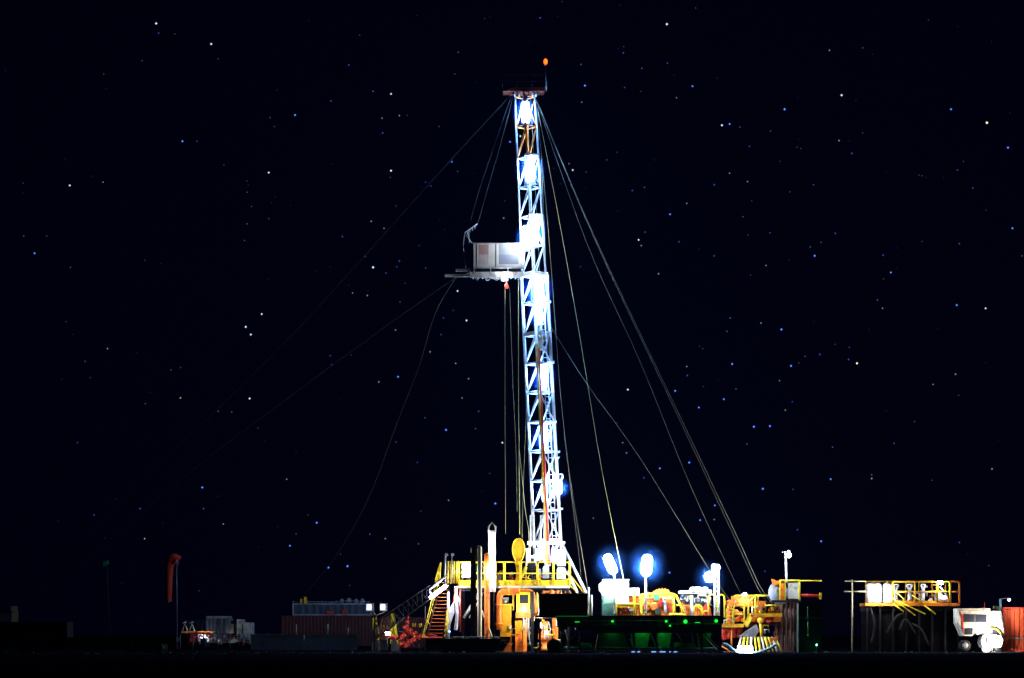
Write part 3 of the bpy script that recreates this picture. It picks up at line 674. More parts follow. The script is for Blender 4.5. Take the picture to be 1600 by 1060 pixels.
# red valve manifold
vm = thing('choke_manifold', 'bright red cluster of valves and pipes on the ground left of the stair', 'manifold', W(640, 1018, 84.5))
rnd = random.Random(5)
def valve(x, y, r, D):
    q = MB().lathe(W(x, y, D), [(r*.3, -r*1.1), (r*.8, -r*.9), (r, -r*.3), (r, r*.3), (r*.8, r*.9), (r*.3, r*1.1)], 12)
    q.lathe(W(x, y, D), [(r*.55, -r*1.5), (r*.62, -r*1.45), (r*.62, r*1.45), (r*.55, r*1.5)], 10, 'x')
    v = q.build('valve', 'red', vm)
    h = W(x, y, D-r*1.5)
    MB().lathe(h, [(r*.7, -.02), (r*.75, 0), (r*.7, .02)], 12, 'y').build('hand_wheel', 'red', v)
for x, y, r in ((628, 1006, .20), (634, 1009, .22), (641, 1003, .21), (648, 1000, .22), (655, 996, .19), (659, 992, .15), (634, 980, .18), (640, 985, .2), (636, 972, .13), (645, 990, .17), (626, 998, .18), (650, 989, .14), (632, 993, .2), (618, 996, .13), (613, 994, .15), (608, 996, .12)):
    valve(x, y, r, 84.2 + rnd.uniform(-.5, .6))
q = MB().bar(W(624, 1011, 84.8), W(660, 996, 84.8), .09); q.bar(W(636, 1008, 84.9), W(638, 962, 84.9), .07); q.bar(W(606, 998, 84.9), W(630, 999, 84.9), .07); q.build('pipe', 'red', vm)
MB().bar(W(659, 990, 84.9), W(683, 994, 84.9), .07).build('pipe', 'red', vm)
q = MB()
for x in (626, 640, 655): q.bar(W(x, 1000, 85), W(x, 1019, 85), .06)
q.build('stand', 'dark', vm)
lf = thing('site_floodlight', 'low cool floodlight on a short stand lighting the red valves', 'floodlight', W(617, 1018, 82.5))
MB().bar(W(605.5, 1020, 82.5), W(605.5, 993, 82.5), .04).build('stand', 'dark', lf)
lamp_tube(lf, W(606, 992, 81.2), W(606, 989, 81.2), .19, G_small, 'lamp_head', 'steel', False)
for x0, x1, xt, y0, y1, lab in ((612, 622, 612.5, 998, 959, 'yellow steel A-frame stand beside the red valves'), (582, 592, 584, 999, 965, 'narrow bent yellow stand left of the A-frame')):
    t = thing('frame_stand', lab, 'stand', W((x0+x1)/2, 1018, 85))
    q = MB()
    if xt > 600: q.bar(W(x0-1, y0+8, 85), W(xt-.6, y1, 85), .11); q.bar(W(x1, y0+8, 85), W(xt+1, y1, 85), .13); q.bar(W(616, 1004, 85.6), W(xt+.5, y1, 85), .1); q.bar(W(611, 985, 85), W(618, 985, 85), .06)
    else: q.path([W(583, 966, 85), W(583, 985, 85)], .05, 6); q.path([W(587, 965, 85), W(589, 980, 85), W(592, 992, 85), W(591, 1000, 85)], .09, 6)
    q.build('frame', 'yellow', t)
    MB().pbox(x0-1, x1+2, 1001, 1018, 84.9, .8).build('skid_box', 'dark', t)
container('red_container', 'short red-brown container end behind the yellow A-frame', 622, 660, 965, 1012.8, 108, 5, 'darkred')

# ---------------------------------------------------------------- lamp posts on the right
def paddle_lamp(lab, x0, y0, x1, y1, wd, yb, D, ybase):
    t = thing('lamp_post', lab, 'lamp post', W(x0, ybase, D), 'lamp posts among the mud tanks')
    MB().bar(W(x0, ybase, D+.25), W(x0, y0+1, D+.25), .085, 8).build('pole', 'white', t)
    h = MB().bar(W(x0, y0+2, D+.2), W(x1, y1, D+.3), .06, 6); hb = h.build('lamp_head', 'white', t)
    rr = wd/2*PM(D); A, B = W(x0, y0, D), W(x1, y1, D); MB().capsule(A, B, rr, 12).build('diffuser', G_post, hb)
    dd = (B-A).normalized(); MB().capsule(A - dd*rr*3, B + dd*rr*3, rr*4.6, 20).build('halo', HALO, hb)
    MB().pbox(x0-2.4, x0+2.4, ybase-2, ybase, D+.1, .4).build('foot_plate', 'steel', t)
paddle_lamp('glaring oval lamp leaning left on a thin post above the white cabin', 960, 897, 947, 867, 14, 0, 84.5, 960)
paddle_lamp('glaring upright oval lamp on a thick white post between cabin and domes', 1009, 901, 1012, 867, 16, 0, 84, 960)
t = thing('lamp_post', 'round glaring lamp with square box head on a twin white post', 'lamp post', W(1121, 980, 84), 'lamp posts among the mud tanks')
q = MB().bar(W(1117, 981, 84), W(1117, 890, 84), .085, 8); q.bar(W(1123.5, 981, 84), W(1123, 890, 84), .075, 8)
for k in range(10): y = 900+k*8; q.bar(W(1117, y, 84), W(1123.5, y, 84), .03)
q.build('pole', 'mast', t)
MB().pprism([(1112, 884), (1114, 881), (1124, 882), (1126, 887), (1122, 896), (1114, 895)], 83.7, .6).build('box_head', 'white', t)
MB().lathe(W(1109, 902, 83.3), [(.05, -.46), (.3, -.36), (.44, -.12), (.44, .12), (.3, .36), (.05, .46)], 14).build('diffuser', G_post, t)
MB().lathe(W(1109, 902, 83.3), [(.3, -1.7), (1.1, -1.2), (1.65, -.4), (1.65, .4), (1.1, 1.2), (.3, 1.7)], 18).build('halo', HALO, t)  # halo volume added round the lamp
MB().bar(W(1111, 897, 83.6), W(1117, 898, 84), .06).build('arm', 'steel', t)
t = thing('lamp_post', 'slim post with small unlit twin floodlight head and an added bulb above the cream drum', 'lamp post', W(1229, 935, 85), 'lamp posts among the mud tanks')
MB().bar(W(1229.5, 935, 85), W(1227.5, 862, 85), .085, 8).build('pole', 'mast', t)
q = MB().pbox(1231, 1234.5, 860, 865, 84.9, .3); q.pbox(1232.5, 1236, 866, 871, 84.9, .3); q.bar(W(1226, 872, 85), W(1235, 872, 85), .03); q.bar(W(1222, 863, 85), W(1231, 863, 85), .025)
q.build('floodlight', 'white', t)
MB().bar(W(1229, 868, 85), W(1233, 868, 83.3), .03).build('arm', 'steel', t)
MB().lathe(W(1233, 867.5, 83.2), [(.05, -.15), (.14, -.07), (.14, .07), (.05, .15)], 8).build('bulb', glow('cabinet_bulb_glow', (.7,.8,1), 400), t)  # bulb added on a forward arm to brighten the cream cabinet

# ---------------------------------------------------------------- white cabin and machinery row (behind the dark tank frame)
wc = thing('white_cabin', 'white cabin with slanted upper left corner below the leaning oval lamp', 'cabin', W(960, 962, 87))
MB().pprism([(937, 922), (936.5, 913), (944, 906.5), (982.5, 906.5), (982.5, 944), (962, 944), (962, 930), (941, 930), (940, 926)], 86.2, 2.4).build('body', 'white', wc)
MB().pbox(941, 961.8, 930.2, 962, 86.6, 2).build('lower_wall', 'dkgreen', wc)
MB().pbox(983, 998.5, 919, 931, 86.8, 1.8).build('side_box', 'cream', wc)
q = MB(); q.pbox(942, 983.5, 905.4, 906.3, 86.1, 2.6); q.build('roof_lip', 'cream', wc)
lamp_tube(wc, W(954, 935, 85.9), W(954, 930.5, 85.9), .24, G_small, 'cabin_light', 'white', False)
pm = thing('mud_pump', 'orange mud pump with domed jagged-toothed housing behind yellow rails', 'pump', W(1030, 962, 87.5))
dome = [(1001, 962), (1001, 933), (1006, 928), (1013, 925)]
for i in range(13):
    a = math.pi*(1-i/12)*.92 + .12; x = 1034 + 19*math.cos(a); y = 938 - 19*math.sin(a)*.9
    dome.append((x, y)); 
    if 2 < i < 9: dome.append((x+1.2, y-2.2)); dome.append((x+1.9, y-.2))
dome += [(1056, 948), (1057, 962)]
MB().pprism(dome, 87.4, 1.6).build('gear_housing', 'orange', pm)
MB().pbox(966, 1000.8, 932, 962, 87.6, 1.6).build('power_end', 'orange', pm)
q = MB()
for x in (972, 985, 1008, 1022): q.lathe(W(x, 948, 87.3), [(.2, -.3), (.42, -.25), (.42, .1), (.2, .1)], 14, 'y')
q.build('cylinder_head', 'orange', pm)
MB().pbox(1022, 1030, 930, 938, 87.0, .3).build('gauge_box', 'green', pm); MB().pbox(1024, 1032, 952, 959, 86.9, .4).build('junction_box', 'dkgreen', pm)
q = MB().pprism([(1035, 936), (1039, 936), (1049, 956), (1045, 958)], 87.0, .3); q.pprism([(1028, 940), (1036, 936), (1034, 947), (1027, 952)], 87.05, .3); q.build('bracket', 'red', pm)
MB().bar(W(1040, 958, 86.8), W(1039, 939, 86.8), .12, 8).build('bright_post', 'white', pm)
cg = thing('guard_frame', 'yellow tubular guard frame with slanted right end before the orange pump', 'guard rail', W(1010, 962, 86))
railing(cg, 963, 990, 927.5, 962, 86, r=.07, kick=0, mids=1)
railing(cg, 992, 1000, 927.5, 962, 86, r=.06, kick=0, mids=1)
q = MB().path(smooth([W(1002, 962, 86), W(1002, 934, 86), W(1006, 929, 86), W(1030, 928.5, 86), W(1050, 928.5, 86), W(1056, 931, 86), W(1059, 938, 86)], 4), .10, 8)
q.bar(W(1056, 930, 86), W(1070, 961, 86), .10, 8); q.bar(W(1052, 930, 86), W(1054, 960, 86), .08); q.bar(W(1046, 960, 86), W(1071, 960.5, 86), .11); q.bar(W(1057, 946, 86), W(1062, 946, 86), .08)
q.build('slanted_guard', 'yellow', cg)
MB().pbox(964, 1000, 944, 949.5, 86.1, .12).build('rail_board', 'amber', cg)
sk = thing('shale_shaker', 'white and grey shaker unit right of the yellow slanted guard', 'shaker', W(1090, 962, 88))
q = MB().pbox(1062, 1080, 923, 928, 87.6, 1.8); q.pbox(1079, 1112, 921.5, 928, 87.2, 2); q.build('top_tray', 'cream', sk)
MB().pbox(1064, 1110, 929, 945, 88.2, 1.4).build('body', 'slate', sk)
q = MB().pbox(1063, 1078, 934, 937, 87.4, .4); q.pbox(1096, 1107, 936, 941, 87.5, .4); q.bar(W(1081, 962, 87), W(1080.5, 931, 87), .14, 8); q.build('bright_fitting', 'white', sk)
q = MB()
for x in (1083, 1088, 1093, 1102): q.lathe(W(x, 925, 87.2), [(.1, 0), (.28, .0), (.28, .35), (.1, .45)], 10)
q.build('motor', 'white', sk)
q = MB().pbox(1064, 1078, 945.2, 962, 87.8, 1.6); q.pbox(1084, 1096, 947, 962, 87.6, 1.2); q.build('orange_base', 'orange', sk)
q = MB().pprism([(1097, 962), (1098, 950), (1104, 943), (1110, 950), (1112, 962)], 87.3, .8); q.build('hopper', 'red', sk)
MB().path(arch(W(1084, 962, 87)*1, W(1097, 962, 87), W(0, 962, 87).z, W(0, 946, 87).z, .3), .07, 8).build('pipe_arch', 'yellow', sk)
for x0, x1 in ((1107, 1118), (1121, 1132)):
    q = thing('ladder_hoop', 'rounded yellow ladder hoop %s the twin lamp post' % ('left of' if x0 < 1110 else 'right of'), 'ladder hoop', W((x0+x1)/2, 965, 85.2), 'yellow hoops at the twin lamp post')
    MB().path(arch(W(x0, 965, 85.2), W(x1, 965, 85.2), W(0, 965, 85.2).z, W(0, 929.5, 85.2).z, .25), .07, 8).build('hoop', 'yellow', q)

# ---------------------------------------------------------------- dark green tank frame in front
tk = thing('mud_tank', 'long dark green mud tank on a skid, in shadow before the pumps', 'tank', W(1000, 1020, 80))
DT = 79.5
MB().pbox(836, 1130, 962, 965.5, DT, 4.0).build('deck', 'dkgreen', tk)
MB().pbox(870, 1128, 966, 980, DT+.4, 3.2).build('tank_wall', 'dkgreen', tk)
q = MB(); q.pbox(835, 1130, 1018.5, 1022, DT+.1, .3); q.pbox(835, 1130, 1018.5, 1022, DT+3.4, .3); q.pbox(900, 1128, 980.2, 984, DT+.2, 3.5); q.pbox(925, 1128, 984.05, 989.5, DT+.16, .03)  # includes a front lip added to hide the green strips
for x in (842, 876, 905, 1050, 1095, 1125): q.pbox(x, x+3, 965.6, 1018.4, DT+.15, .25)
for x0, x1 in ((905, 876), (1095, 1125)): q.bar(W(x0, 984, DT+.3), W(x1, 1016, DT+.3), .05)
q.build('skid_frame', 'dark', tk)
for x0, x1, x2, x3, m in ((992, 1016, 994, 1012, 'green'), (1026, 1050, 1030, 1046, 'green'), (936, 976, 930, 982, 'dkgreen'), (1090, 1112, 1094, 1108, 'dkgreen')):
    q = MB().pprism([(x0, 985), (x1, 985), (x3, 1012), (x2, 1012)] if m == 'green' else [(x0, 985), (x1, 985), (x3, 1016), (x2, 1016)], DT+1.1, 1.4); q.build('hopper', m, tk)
q = MB()
for x, y0, x1 in ((984, 996, 1), (992, 1000, 1), (1026, 996, 1)): q.bar(W(x, 998, DT-.3), W(x+9, 1021, DT-.9), .022)
q.build('tie_rod', 'cream', tk)
q = MB()
for x, y in ((985, 971), (1040, 971), (1119, 969)): q.lathe(W(x, y, DT+.3), [(.05, -.2), (.16, -.1), (.16, .1), (.05, .2)], 10, 'y')
q.build('valve', 'green', tk)
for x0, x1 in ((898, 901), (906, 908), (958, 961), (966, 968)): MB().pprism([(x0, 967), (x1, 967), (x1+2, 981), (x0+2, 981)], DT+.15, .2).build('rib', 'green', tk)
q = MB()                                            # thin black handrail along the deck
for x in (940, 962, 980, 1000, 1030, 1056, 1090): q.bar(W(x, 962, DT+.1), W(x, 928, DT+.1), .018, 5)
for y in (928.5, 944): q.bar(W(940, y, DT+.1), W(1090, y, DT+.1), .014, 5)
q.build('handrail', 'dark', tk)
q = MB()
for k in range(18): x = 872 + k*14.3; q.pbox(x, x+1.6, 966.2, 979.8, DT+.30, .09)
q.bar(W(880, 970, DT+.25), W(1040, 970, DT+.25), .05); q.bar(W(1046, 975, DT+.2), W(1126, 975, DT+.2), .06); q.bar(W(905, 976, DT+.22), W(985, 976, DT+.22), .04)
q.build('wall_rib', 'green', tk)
q = MB()
for x, r in ((915, .3), (1062, .34), (1078, .25)): q.lathe(W(x, 1010, DT+1.0), [(r*.6, -.5), (r, -.4), (r, .4), (r*.6, .5)], 14, 'x')
for x0, y0, x1, y1 in ((884, 984, 890, 1016), (1056, 986, 1066, 1004), (1080, 986, 1084, 1012), (986, 990, 990, 1018), (1016, 988, 1026, 1014), (1096, 990, 1120, 1016)): q.bar(W(x0, y0, DT+.6), W(x1, y1, DT+.6), .06)
q.bar(W(880, 1012, DT+.7), W(1120, 1013, DT+.7), .07); q.build('pipework', 'green', tk)
for x, y, r in ((957, 971, .09), (1041, 971, .10), (1071, 971.5, .16), (1119, 970.5, .13), (1047, 978, .07)):  # glowing blobs added for green-lit spots on the tank
    o = MB().lathe(W(x, y, DT-.05), [(r*.3, -r), (r, -r*.4), (r, r*.4), (r*.3, r)], 10).build('green_lit_spot', G_green, tk)
for x, y in ((1003, 987), (1038, 987), (957, 987), (1112, 987), (902, 972), (1090, 973)):  # green strips added to light the hoppers and tank wall
    lamp_tube(tk, W(x-4, y, DT+(.5 if y > 980 else -.5)), W(x+4, y, DT+(.5 if y > 980 else -.5)), .018 if y < 980 else .035, G_grn2 if y > 980 else G_green, 'glow_strip', 'dark', False)
o = MB().pbox(842, 918, 928, 961.9, DT+.3, 3.0); o = o.build('dark_shed', 'dkgreen', base=W(880, 961.9, DT)); tag(o, 'plain dark windowless shed on the tank deck below the white struts', 'shed')
o2 = MB()
for i in range(7): o2.pbox(880+i*5.4, 881+i*5.4, 930, 960, DT+.27, .025)
o2.build('rib', 'dkgreen', o)
q = MB().bar(W(920, 962, 84), W(920, 918, 84), .07); q.bar(W(924.5, 962, 84), W(924.5, 930, 84), .07); o = q.build('pipe_pair', 'cream', base=W(922, 962, 84)); tag(o, 'pair of thin cream pipes standing right of the dark shed', 'pipes')
q = MB().bar(W(868, 963.2, DT-.04), W(921, 963.2, DT-.04), .025); q = q.build('edge_gleam', glow('edge_glow', (.03, 1, .1), .03), tk)  # faint glow stands in for light caught on the deck edge
q = MB()
for x, y0 in ((846, 922), (853, 924), (859, 921), (868, 925), (874, 922), (881, 925), (887, 923)): q.bar(W(x, 928, DT+1), W(x+3, y0, DT+1.1), .07)
q.build('pipe_stub', 'orange', o)
MB().pbox(842.5, 876, 929, 961, DT+.24, .05).build('door_panel', 'darkred', o)
t = thing('foreground_reel', 'dark rounded hose reel on the ground before the tank frame', 'reel', W(866, 1020, 77))
MB().lathe(W(866, 1010, 77), [(.2, 0), (.62, .02), (.62, .1), (.42, .12), (.42, .7), (.62, .72), (.62, .8), (.2, .82)], 20, 'y').build('drum', 'dark', t)
MB().pbox(856, 876, 1016, 1022, 76.8, 1.2).build('cradle', 'dark', t)
# small ground glints: steel tray with glowing strips in place of the glints
t = thing('cable_tray', 'low steel cable tray with short glowing strips for glints on the ground under the tank', 'cable tray', W(1020, 1023, 78))
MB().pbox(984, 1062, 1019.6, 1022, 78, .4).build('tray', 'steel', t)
for x0, x1 in ((987, 992), (996, 1000), (1018, 1025), (1031, 1040), (1046, 1048), (1053, 1058)): MB().pbox(x0, x1, 1018, 1019.5, 78.05, .15).build('glow_strip', glow('tray_glint', (.2, .45, 1), .35), t)

# ---------------------------------------------------------------- orange skid with yellow platform
sd = thing('mud_skid', 'orange machinery skid with yellow railed platforms right of the twin lamp post', 'skid', W(1175, 1020, 87))
MB().pbox(1126, 1162, 975, 980.5, 85.4, 3).build('lower_platform', 'amber', sd)
MB().pbox(1173, 1222, 958.5, 964, 85.4, 3).build('upper_platform', 'amber', sd)
MB().pprism([(1162, 975), (1173, 959), (1177, 963), (1168, 980)], 85.4, .3).build('ramp_plate', 'yellow', sd)
railing(sd, 1135, 1145, 951, 975, 85.4, r=.07, kick=0, posts=0); railing(sd, 1146.5, 1163, 946, 975, 85.4, r=.075, kick=0, mids=1)
railing(sd, 1147, 1222, 930.5, 958.4, 88.2, r=.06, kick=0, mids=0, posts=1)
q = MB().bar(W(1169, 959, 85.4), W(1170, 938, 85.4), .08); q.bar(W(1180, 959, 85.4), W(1180, 930.5, 85.4), .08); q.bar(W(1180, 930.8, 85.4), W(1222, 930.8, 85.4), .075); q.bar(W(1195, 946, 85.4), W(1222, 946, 85.4), .07); q.bar(W(1180, 930.8, 85.4), W(1165, 948, 85.4), .075); q.build('railing', 'yellow', sd)
MB().pbox(1145, 1177, 931.5, 948, 86.6, 1.6).build('motor_cover', 'orange', sd)
MB().pbox(1183, 1197, 939.5, 957, 86.4, 1.4).build('motor_box', 'orange', sd)
MB().capsule(W(1139.5, 975, 86.3), W(1139.5, 937, 86.3), .2, 12).build('damper', 'orange', sd)
MB().pbox(1170, 1220, 964.2, 972, 86, 2).build('beam', 'orange', sd)
MB().pbox(1165, 1220, 972.2, 978, 86.2, 1.8).build('beam', 'darkred', sd)
q = MB()
for x, y, r in ((1150, 957, .25), (1157, 961, .2), (1205, 956, .3), (1216, 952, .34), (1152, 968, .22), (1160, 969, .18)): q.lathe(W(x, y, 86.8), [(.08, -r), (r, -r*.8), (r, r*.8), (.08, r)], 12, 'y')
q.build('pump_head', 'orange', sd)
q = MB()
for x in (1130, 1138, 1146, 1155): q.lathe(W(x, 988+(x % 3)*2, 86), [(.1, -.5), (.26, -.4), (.2, 0), (.26, .35), (.1, .45)], 10)
q.bar(W(1126, 984, 86.2), W(1160, 984, 86.2), .12); q.build('valve_row', 'red', sd)
q = MB().bar(W(1143, 981, 85.6), W(1143, 1012, 85.6), .08); q.bar(W(1128, 1010, 85.8), W(1145, 1021, 85.6), .06); q.build('leg', 'orange', sd)
MB().pprism([(1155, 994), (1182, 976), (1186, 986), (1180, 996)], 85.2, 1.0).build('chute', 'steel', sd)
q = MB().bar(W(1188, 970, 85), W(1191, 1002, 85), .13, 8); q.lathe(W(1188, 970, 85), [(.08, -.25), (.25, -.15), (.25, .15), (.08, .25)], 12); q.build('hydraulic_ram', 'amber', sd)
MB().bar(W(1126, 1019.5, 85.2), W(1222, 1019.5, 85.2), .07).build('skid_rail', 'darkred', sd)
t = thing('hose_rack', 'fan of yellow and black striped hoses on the ground under the skid', 'hose rack', W(1185, 1019, 84))
for i in range(11):
    x = 1158 + i*5.3; lean = (i-3.5)*1.1 if i > 3 else (3-i)*-1.4
    MB().bar(W(x, 996, 84.2), W(x + lean*1.2 + (2 if i > 3 else -1), 1018, 83.8), .11 if i % 2 else .08, 8).build('hose', 'yellow' if i % 3 else 'cream', t)
MB().pprism([(1203, 997), (1216, 995), (1213, 1004), (1204, 1008)], 84, .4).build('end_plate', 'orange', t)
MB().bar(W(1155, 996, 84.5), W(1215, 997, 84.5), .07).build('rack_bar', 'dark', t)
t = thing('light_box', 'glowing white box sign lying on the ground beneath the orange skid', 'light box', W(1164, 1022, 82.5))
MB().pbox(1153, 1176, 1010, 1021, 82.5, .35).build('lit_face', glow('box_glow', (.62, .66, 1.0), 14), t)
MB().pbox(1152, 1177, 1021.1, 1023, 82.45, .5).build('base', 'steel', t)
for pts, lab in (([(1129, 1006), (1136, 1008), (1145, 1015), (1153, 1020)], 'pale blue hose curving down to the glowing white box from the left'),
                 ([(1177, 1021), (1190, 1018), (1203, 1013), (1214, 1006)], 'pale blue hose curving up from the glowing box to the brown container')):
    o = MB().path(smooth([W(x, y, 82.8) for x, y in pts]), .12, 8).build('water_hose', 'bluehose', base=W(*pts[0], 82.8)); tag(o, lab, 'hose', 'pale blue hoses by the glowing box')
container('brown_container', 'brown corrugated container end standing below the cream drum', 1219, 1247, 939, 1023, 86.2, 4, 'brown', pitch=.30)
tnk = thing('water_tank', 'dark green upright tank with thin bright sight tube right of the brown container', 'tank', W(1267, 1024, 80))
MB().pbox(1247.5, 1284, 943, 1022, 80.5, 1).build('body', 'dkgreen', tnk)
MB().pbox(1247.6, 1284.5, 964, 967, 80.4, .1).build('band', 'green', tnk)
q = MB().bar(W(1262, 948, 80.2), W(1262, 953, 80.2), .04); q.bar(W(1262, 972, 80.2), W(1263, 992, 80.2), .04); q.bar(W(1262, 953, 80.2), W(1262, 972, 80.2), .02); q.lathe(W(1263, 993, 80.2), [(.03, -.1), (.09, 0), (.03, .1)], 8); q.build('sight_tube', 'green', tnk)
dr = thing('draw_works', 'cream drum cabinet with orange frame and grey disc on top of the container row', 'drum', W(1230, 936, 85))
MB().lathe(W(1220, 926, 84.6), [(.3, 0), (1.05, .02), (1.05, .35), (.3, .38)], 28, 'y').build('disc', 'grey', dr)
MB().pprism([(1206, 905), (1210, 906), (1213, 908), (1219, 908), (1222, 906), (1227, 905), (1225, 911), (1213, 914), (1210, 917)], 84.5, .5).build('horned_bracket', 'orange', dr)
MB().pbox(1219, 1226.5, 910, 938, 84.4, 1.5).build('side_frame', 'orange', dr)
q = MB().pbox(1218, 1220, 908, 938, 84.3, .2); q.pbox(1226, 1227.5, 908, 938, 84.3, .2); q.pbox(1218, 1250, 906, 908, 84.3, .2); q.pbox(1248.2, 1250.5, 906, 938, 84.3, .2); q.build('frame', 'yellow', dr)
MB().pbox(1231.5, 1248, 909, 936, 84.4, 1.5).build('cabinet', 'cream', dr)
MB().pbox(1206, 1252, 938.1, 941, 84.2, 2).build('base_plate', 'dark', dr)
q = MB().bar(W(1250, 907.8, 84.5), W(1284, 907.8, 84.5), .06, 8); o = q.build('yellow_pipe', 'yellow', base=W(1250, 908, 84.5)); tag(o, 'thin yellow pipe running right from the top of the cream drum', 'pipe')
t = thing('discharge_pipe', 'short orange-red pipe with yellow end flange right of the cream drum', 'pipe', W(1265, 931, 84.5))
MB().bar(W(1250, 930.5, 84.5), W(1281, 931.5, 84.5), .14, 10).build('pipe', 'red', t)
MB().pbox(1281.2, 1284, 926.5, 937, 84.2, .6).build('flange', 'yellow', t)
sl = thing('skid_floodlight', 'small cool floodlight clamped on the orange skid cover', 'floodlight', W(1163, 932, 85))
MB().pbox(1159, 1166, 930.2, 931.4, 86.2, .3).build('bracket', 'steel', sl)
lamp_tube(sl, W(1160, 929, 86.0), W(1167, 929, 86.0), .10, G_small, 'lamp_head', 'steel', False)

# small pipework, valves and cables crowding the machinery
def clutter_pipes(parent, x0, x1, y0, y1, D, n, mats, seed, rmax=.09):
    rr = random.Random(seed)
    for k in range(n):
        x = rr.uniform(x0, x1); y = rr.uniform(y0, y1); d = D + rr.uniform(-.5, .5); m = rr.choice(mats); kind = rr.random()
        q = MB()
        if kind < .4:                                # elbowed pipe
            L = rr.uniform(4, 14); h = rr.uniform(4, 14)
            q.path([W(x, min(y+h, y1+4), d), W(x, y, d), W(min(x+L, x1), y, d), W(min(x+L, x1), min(y+h*.6, y1+4), d+.3)], rr.uniform(.035, rmax), 7); nm = 'elbow_pipe'
        elif kind < .6:
            q.lathe(W(x, y, d), [(.05, -.12), (.16, -.08), (.16, .02), (.07, .04), (.07, .12), (.2, .14), (.2, .18)], 12, rr.choice('xyz')); nm = 'valve'
        elif kind < .8:
            w_ = rr.uniform(1.5, 5); h = rr.uniform(2, 6); q.pbox(x, x+w_, y, y+h, d, .3); q.pbox(x+.6, x+w_-.5, y+.8, y+h*.5, d-.03, .028); nm = 'junction_box'
        else:
            q.path(smooth([W(x, y, d), W(x+rr.uniform(-3, 3), y+5, d-.1), W(x+rr.uniform(2, 9), y+rr.uniform(6, 10), d), W(x+rr.uniform(4, 13), y+rr.uniform(1, 12), d+.1)]), .03, 5); nm = 'cable'
        q.build(nm, m, parent)
clutter_pipes(pm, 966, 1055, 934, 956, 86.6, 26, ('orange', 'yellow', 'red', 'white', 'dark', 'steel'), 21)
clutter_pipes(sk, 1064, 1110, 930, 956, 87, 18, ('white', 'steel', 'orange', 'cream', 'slate', 'yellow'), 22)
clutter_pipes(sd, 1130, 1216, 938, 990, 85.9, 34, ('orange', 'yellow', 'red', 'amber', 'dark', 'cream'), 23)
clutter_pipes(fl, 786, 880, 927, 1006, 86.3, 34, ('orange', 'amber', 'yellow', 'red', 'dark', 'cream', 'steel'), 24)
clutter_pipes(fl, 776, 886, 892, 908, 88.5, 18, ('orange', 'white', 'grey', 'red', 'yellow', 'dark'), 25)
clutter_pipes(vm, 606, 660, 970, 1004, 85.6, 16, ('red', 'red', 'orange', 'steel', 'yellow'), 26)

# ---------------------------------------------------------------- far right raised platform with bright tanks
pf = thing('tank_platform', 'raised platform with orange-yellow rails on a black base at the right', 'platform', W(1425, 1022, 86))
MB().pbox(1352, 1500, 942.5, 947, 85.5, 3.2).build('deck', 'orange', pf)
MB().pbox(1352, 1498, 955, 1020, 86.2, 2.4).build('base_box', mat('matte_black_paint', (.006, .003, .003), .8, 0, .4, 1.5, spec=.1), pf)  # near-black matte base colour
q = MB()
for a, b, c_ in (((1385, 990), (1400, 965), (1412, 958)), ((1405, 985), (1415, 968), (1430, 990)), ((1425, 975), (1440, 985), (1452, 1010)), ((1360, 950), (1366, 975), (1362, 1005))): q.path(smooth([W(*a, 85.6), W(*b, 85.4), W(*c_, 85.5)]), .09, 8)
q.build('hose', 'rubber', pf)
q = MB()
for i in range(8): x = 1354 + i*20.4; q.pbox(x, x+2.4, 947.1, 1021, 85.7, .2)
q.pbox(1352, 1500, 1021.1, 1023, 85.6, 3); q.pbox(1352, 1500, 947.2, 955, 86, 2.8)
q.build('frame', 'dark', pf)
railing(pf, 1395, 1464, 909, 942.4, 85.6, r=.085, kick=.2, m='amber', mids=1, posts=1); railing(pf, 1464.5, 1484, 909, 942.4, 85.6, r=.08, kick=0, m='yellow'); railing(pf, 1485, 1499, 909, 942.4, 85.7, r=.085, kick=0, m='orange')
railing(pf, 1353, 1498, 909, 942.4, 88.5, r=.06, kick=0, m='amber', mids=1, posts=6)
q = MB()
for a, b in (((1320, 908.5), (1330, 908.5)), ((1333, 908.5), (1353, 908.5)), ((1319, 924.5), (1331, 924.5)), ((1333, 924.5), (1353, 924.5))): q.bar(W(*a, 85.7), W(*b, 85.7), .05)
q.bar(W(1331.5, 906, 85.7), W(1331.5, 1020, 85.7), .07); q.build('railing', 'tan', pf)
q = MB()
for x0, y0, x1, y1 in ((1388, 930, 1430, 962), (1404, 940, 1446, 960), (1400, 925, 1418, 942), (1425, 930, 1443, 942), (1396, 944, 1412, 956), (1444, 946, 1462, 960)): q.bar(W(x0, y0, 85.1), W(x1, y1, 84.9), .055)
q.build('slanting_pipe', 'yellow', pf)
for x, s in ((1421, 1.0), (1442.5, .8), (1400, .9)):
    q = MB().bar(W(x, 941, 86.4), W(x, 922, 86.4), .17*s, 8); q.bar(W(x, 923, 86.4), W(x-4*s, 914.5, 86.4), .1*s); q.bar(W(x, 923, 86.4), W(x+4*s, 914.5, 86.4), .1*s); q.lathe(W(x, 914.5, 86.4), [(.05, 0), (.26*s, .02), (.26*s, .1), (.05, .12)], 10)
    t = q.build('standing_valve', 'white', base=W(x, 942.3, 86.4)); tag(t, {1421: 'white Y-topped standing valve in the middle of the railed platform', 1442.5: 'slim white Y-topped standing valve, right of the other two', 1400: 'white Y-topped standing valve next to the bright tanks'}[x], 'valve', 'Y-topped valves on the railed platform')
t = thing('hydraulic_unit', 'white lumpy hydraulic unit at the right end of the railed platform', 'pump', W(1472, 942, 86.2))
MB().pprism([(1464, 942), (1463, 932), (1468, 924), (1472, 930), (1478, 930), (1482, 936), (1482, 942)], 86.2, 1).build('body', 'white', t)
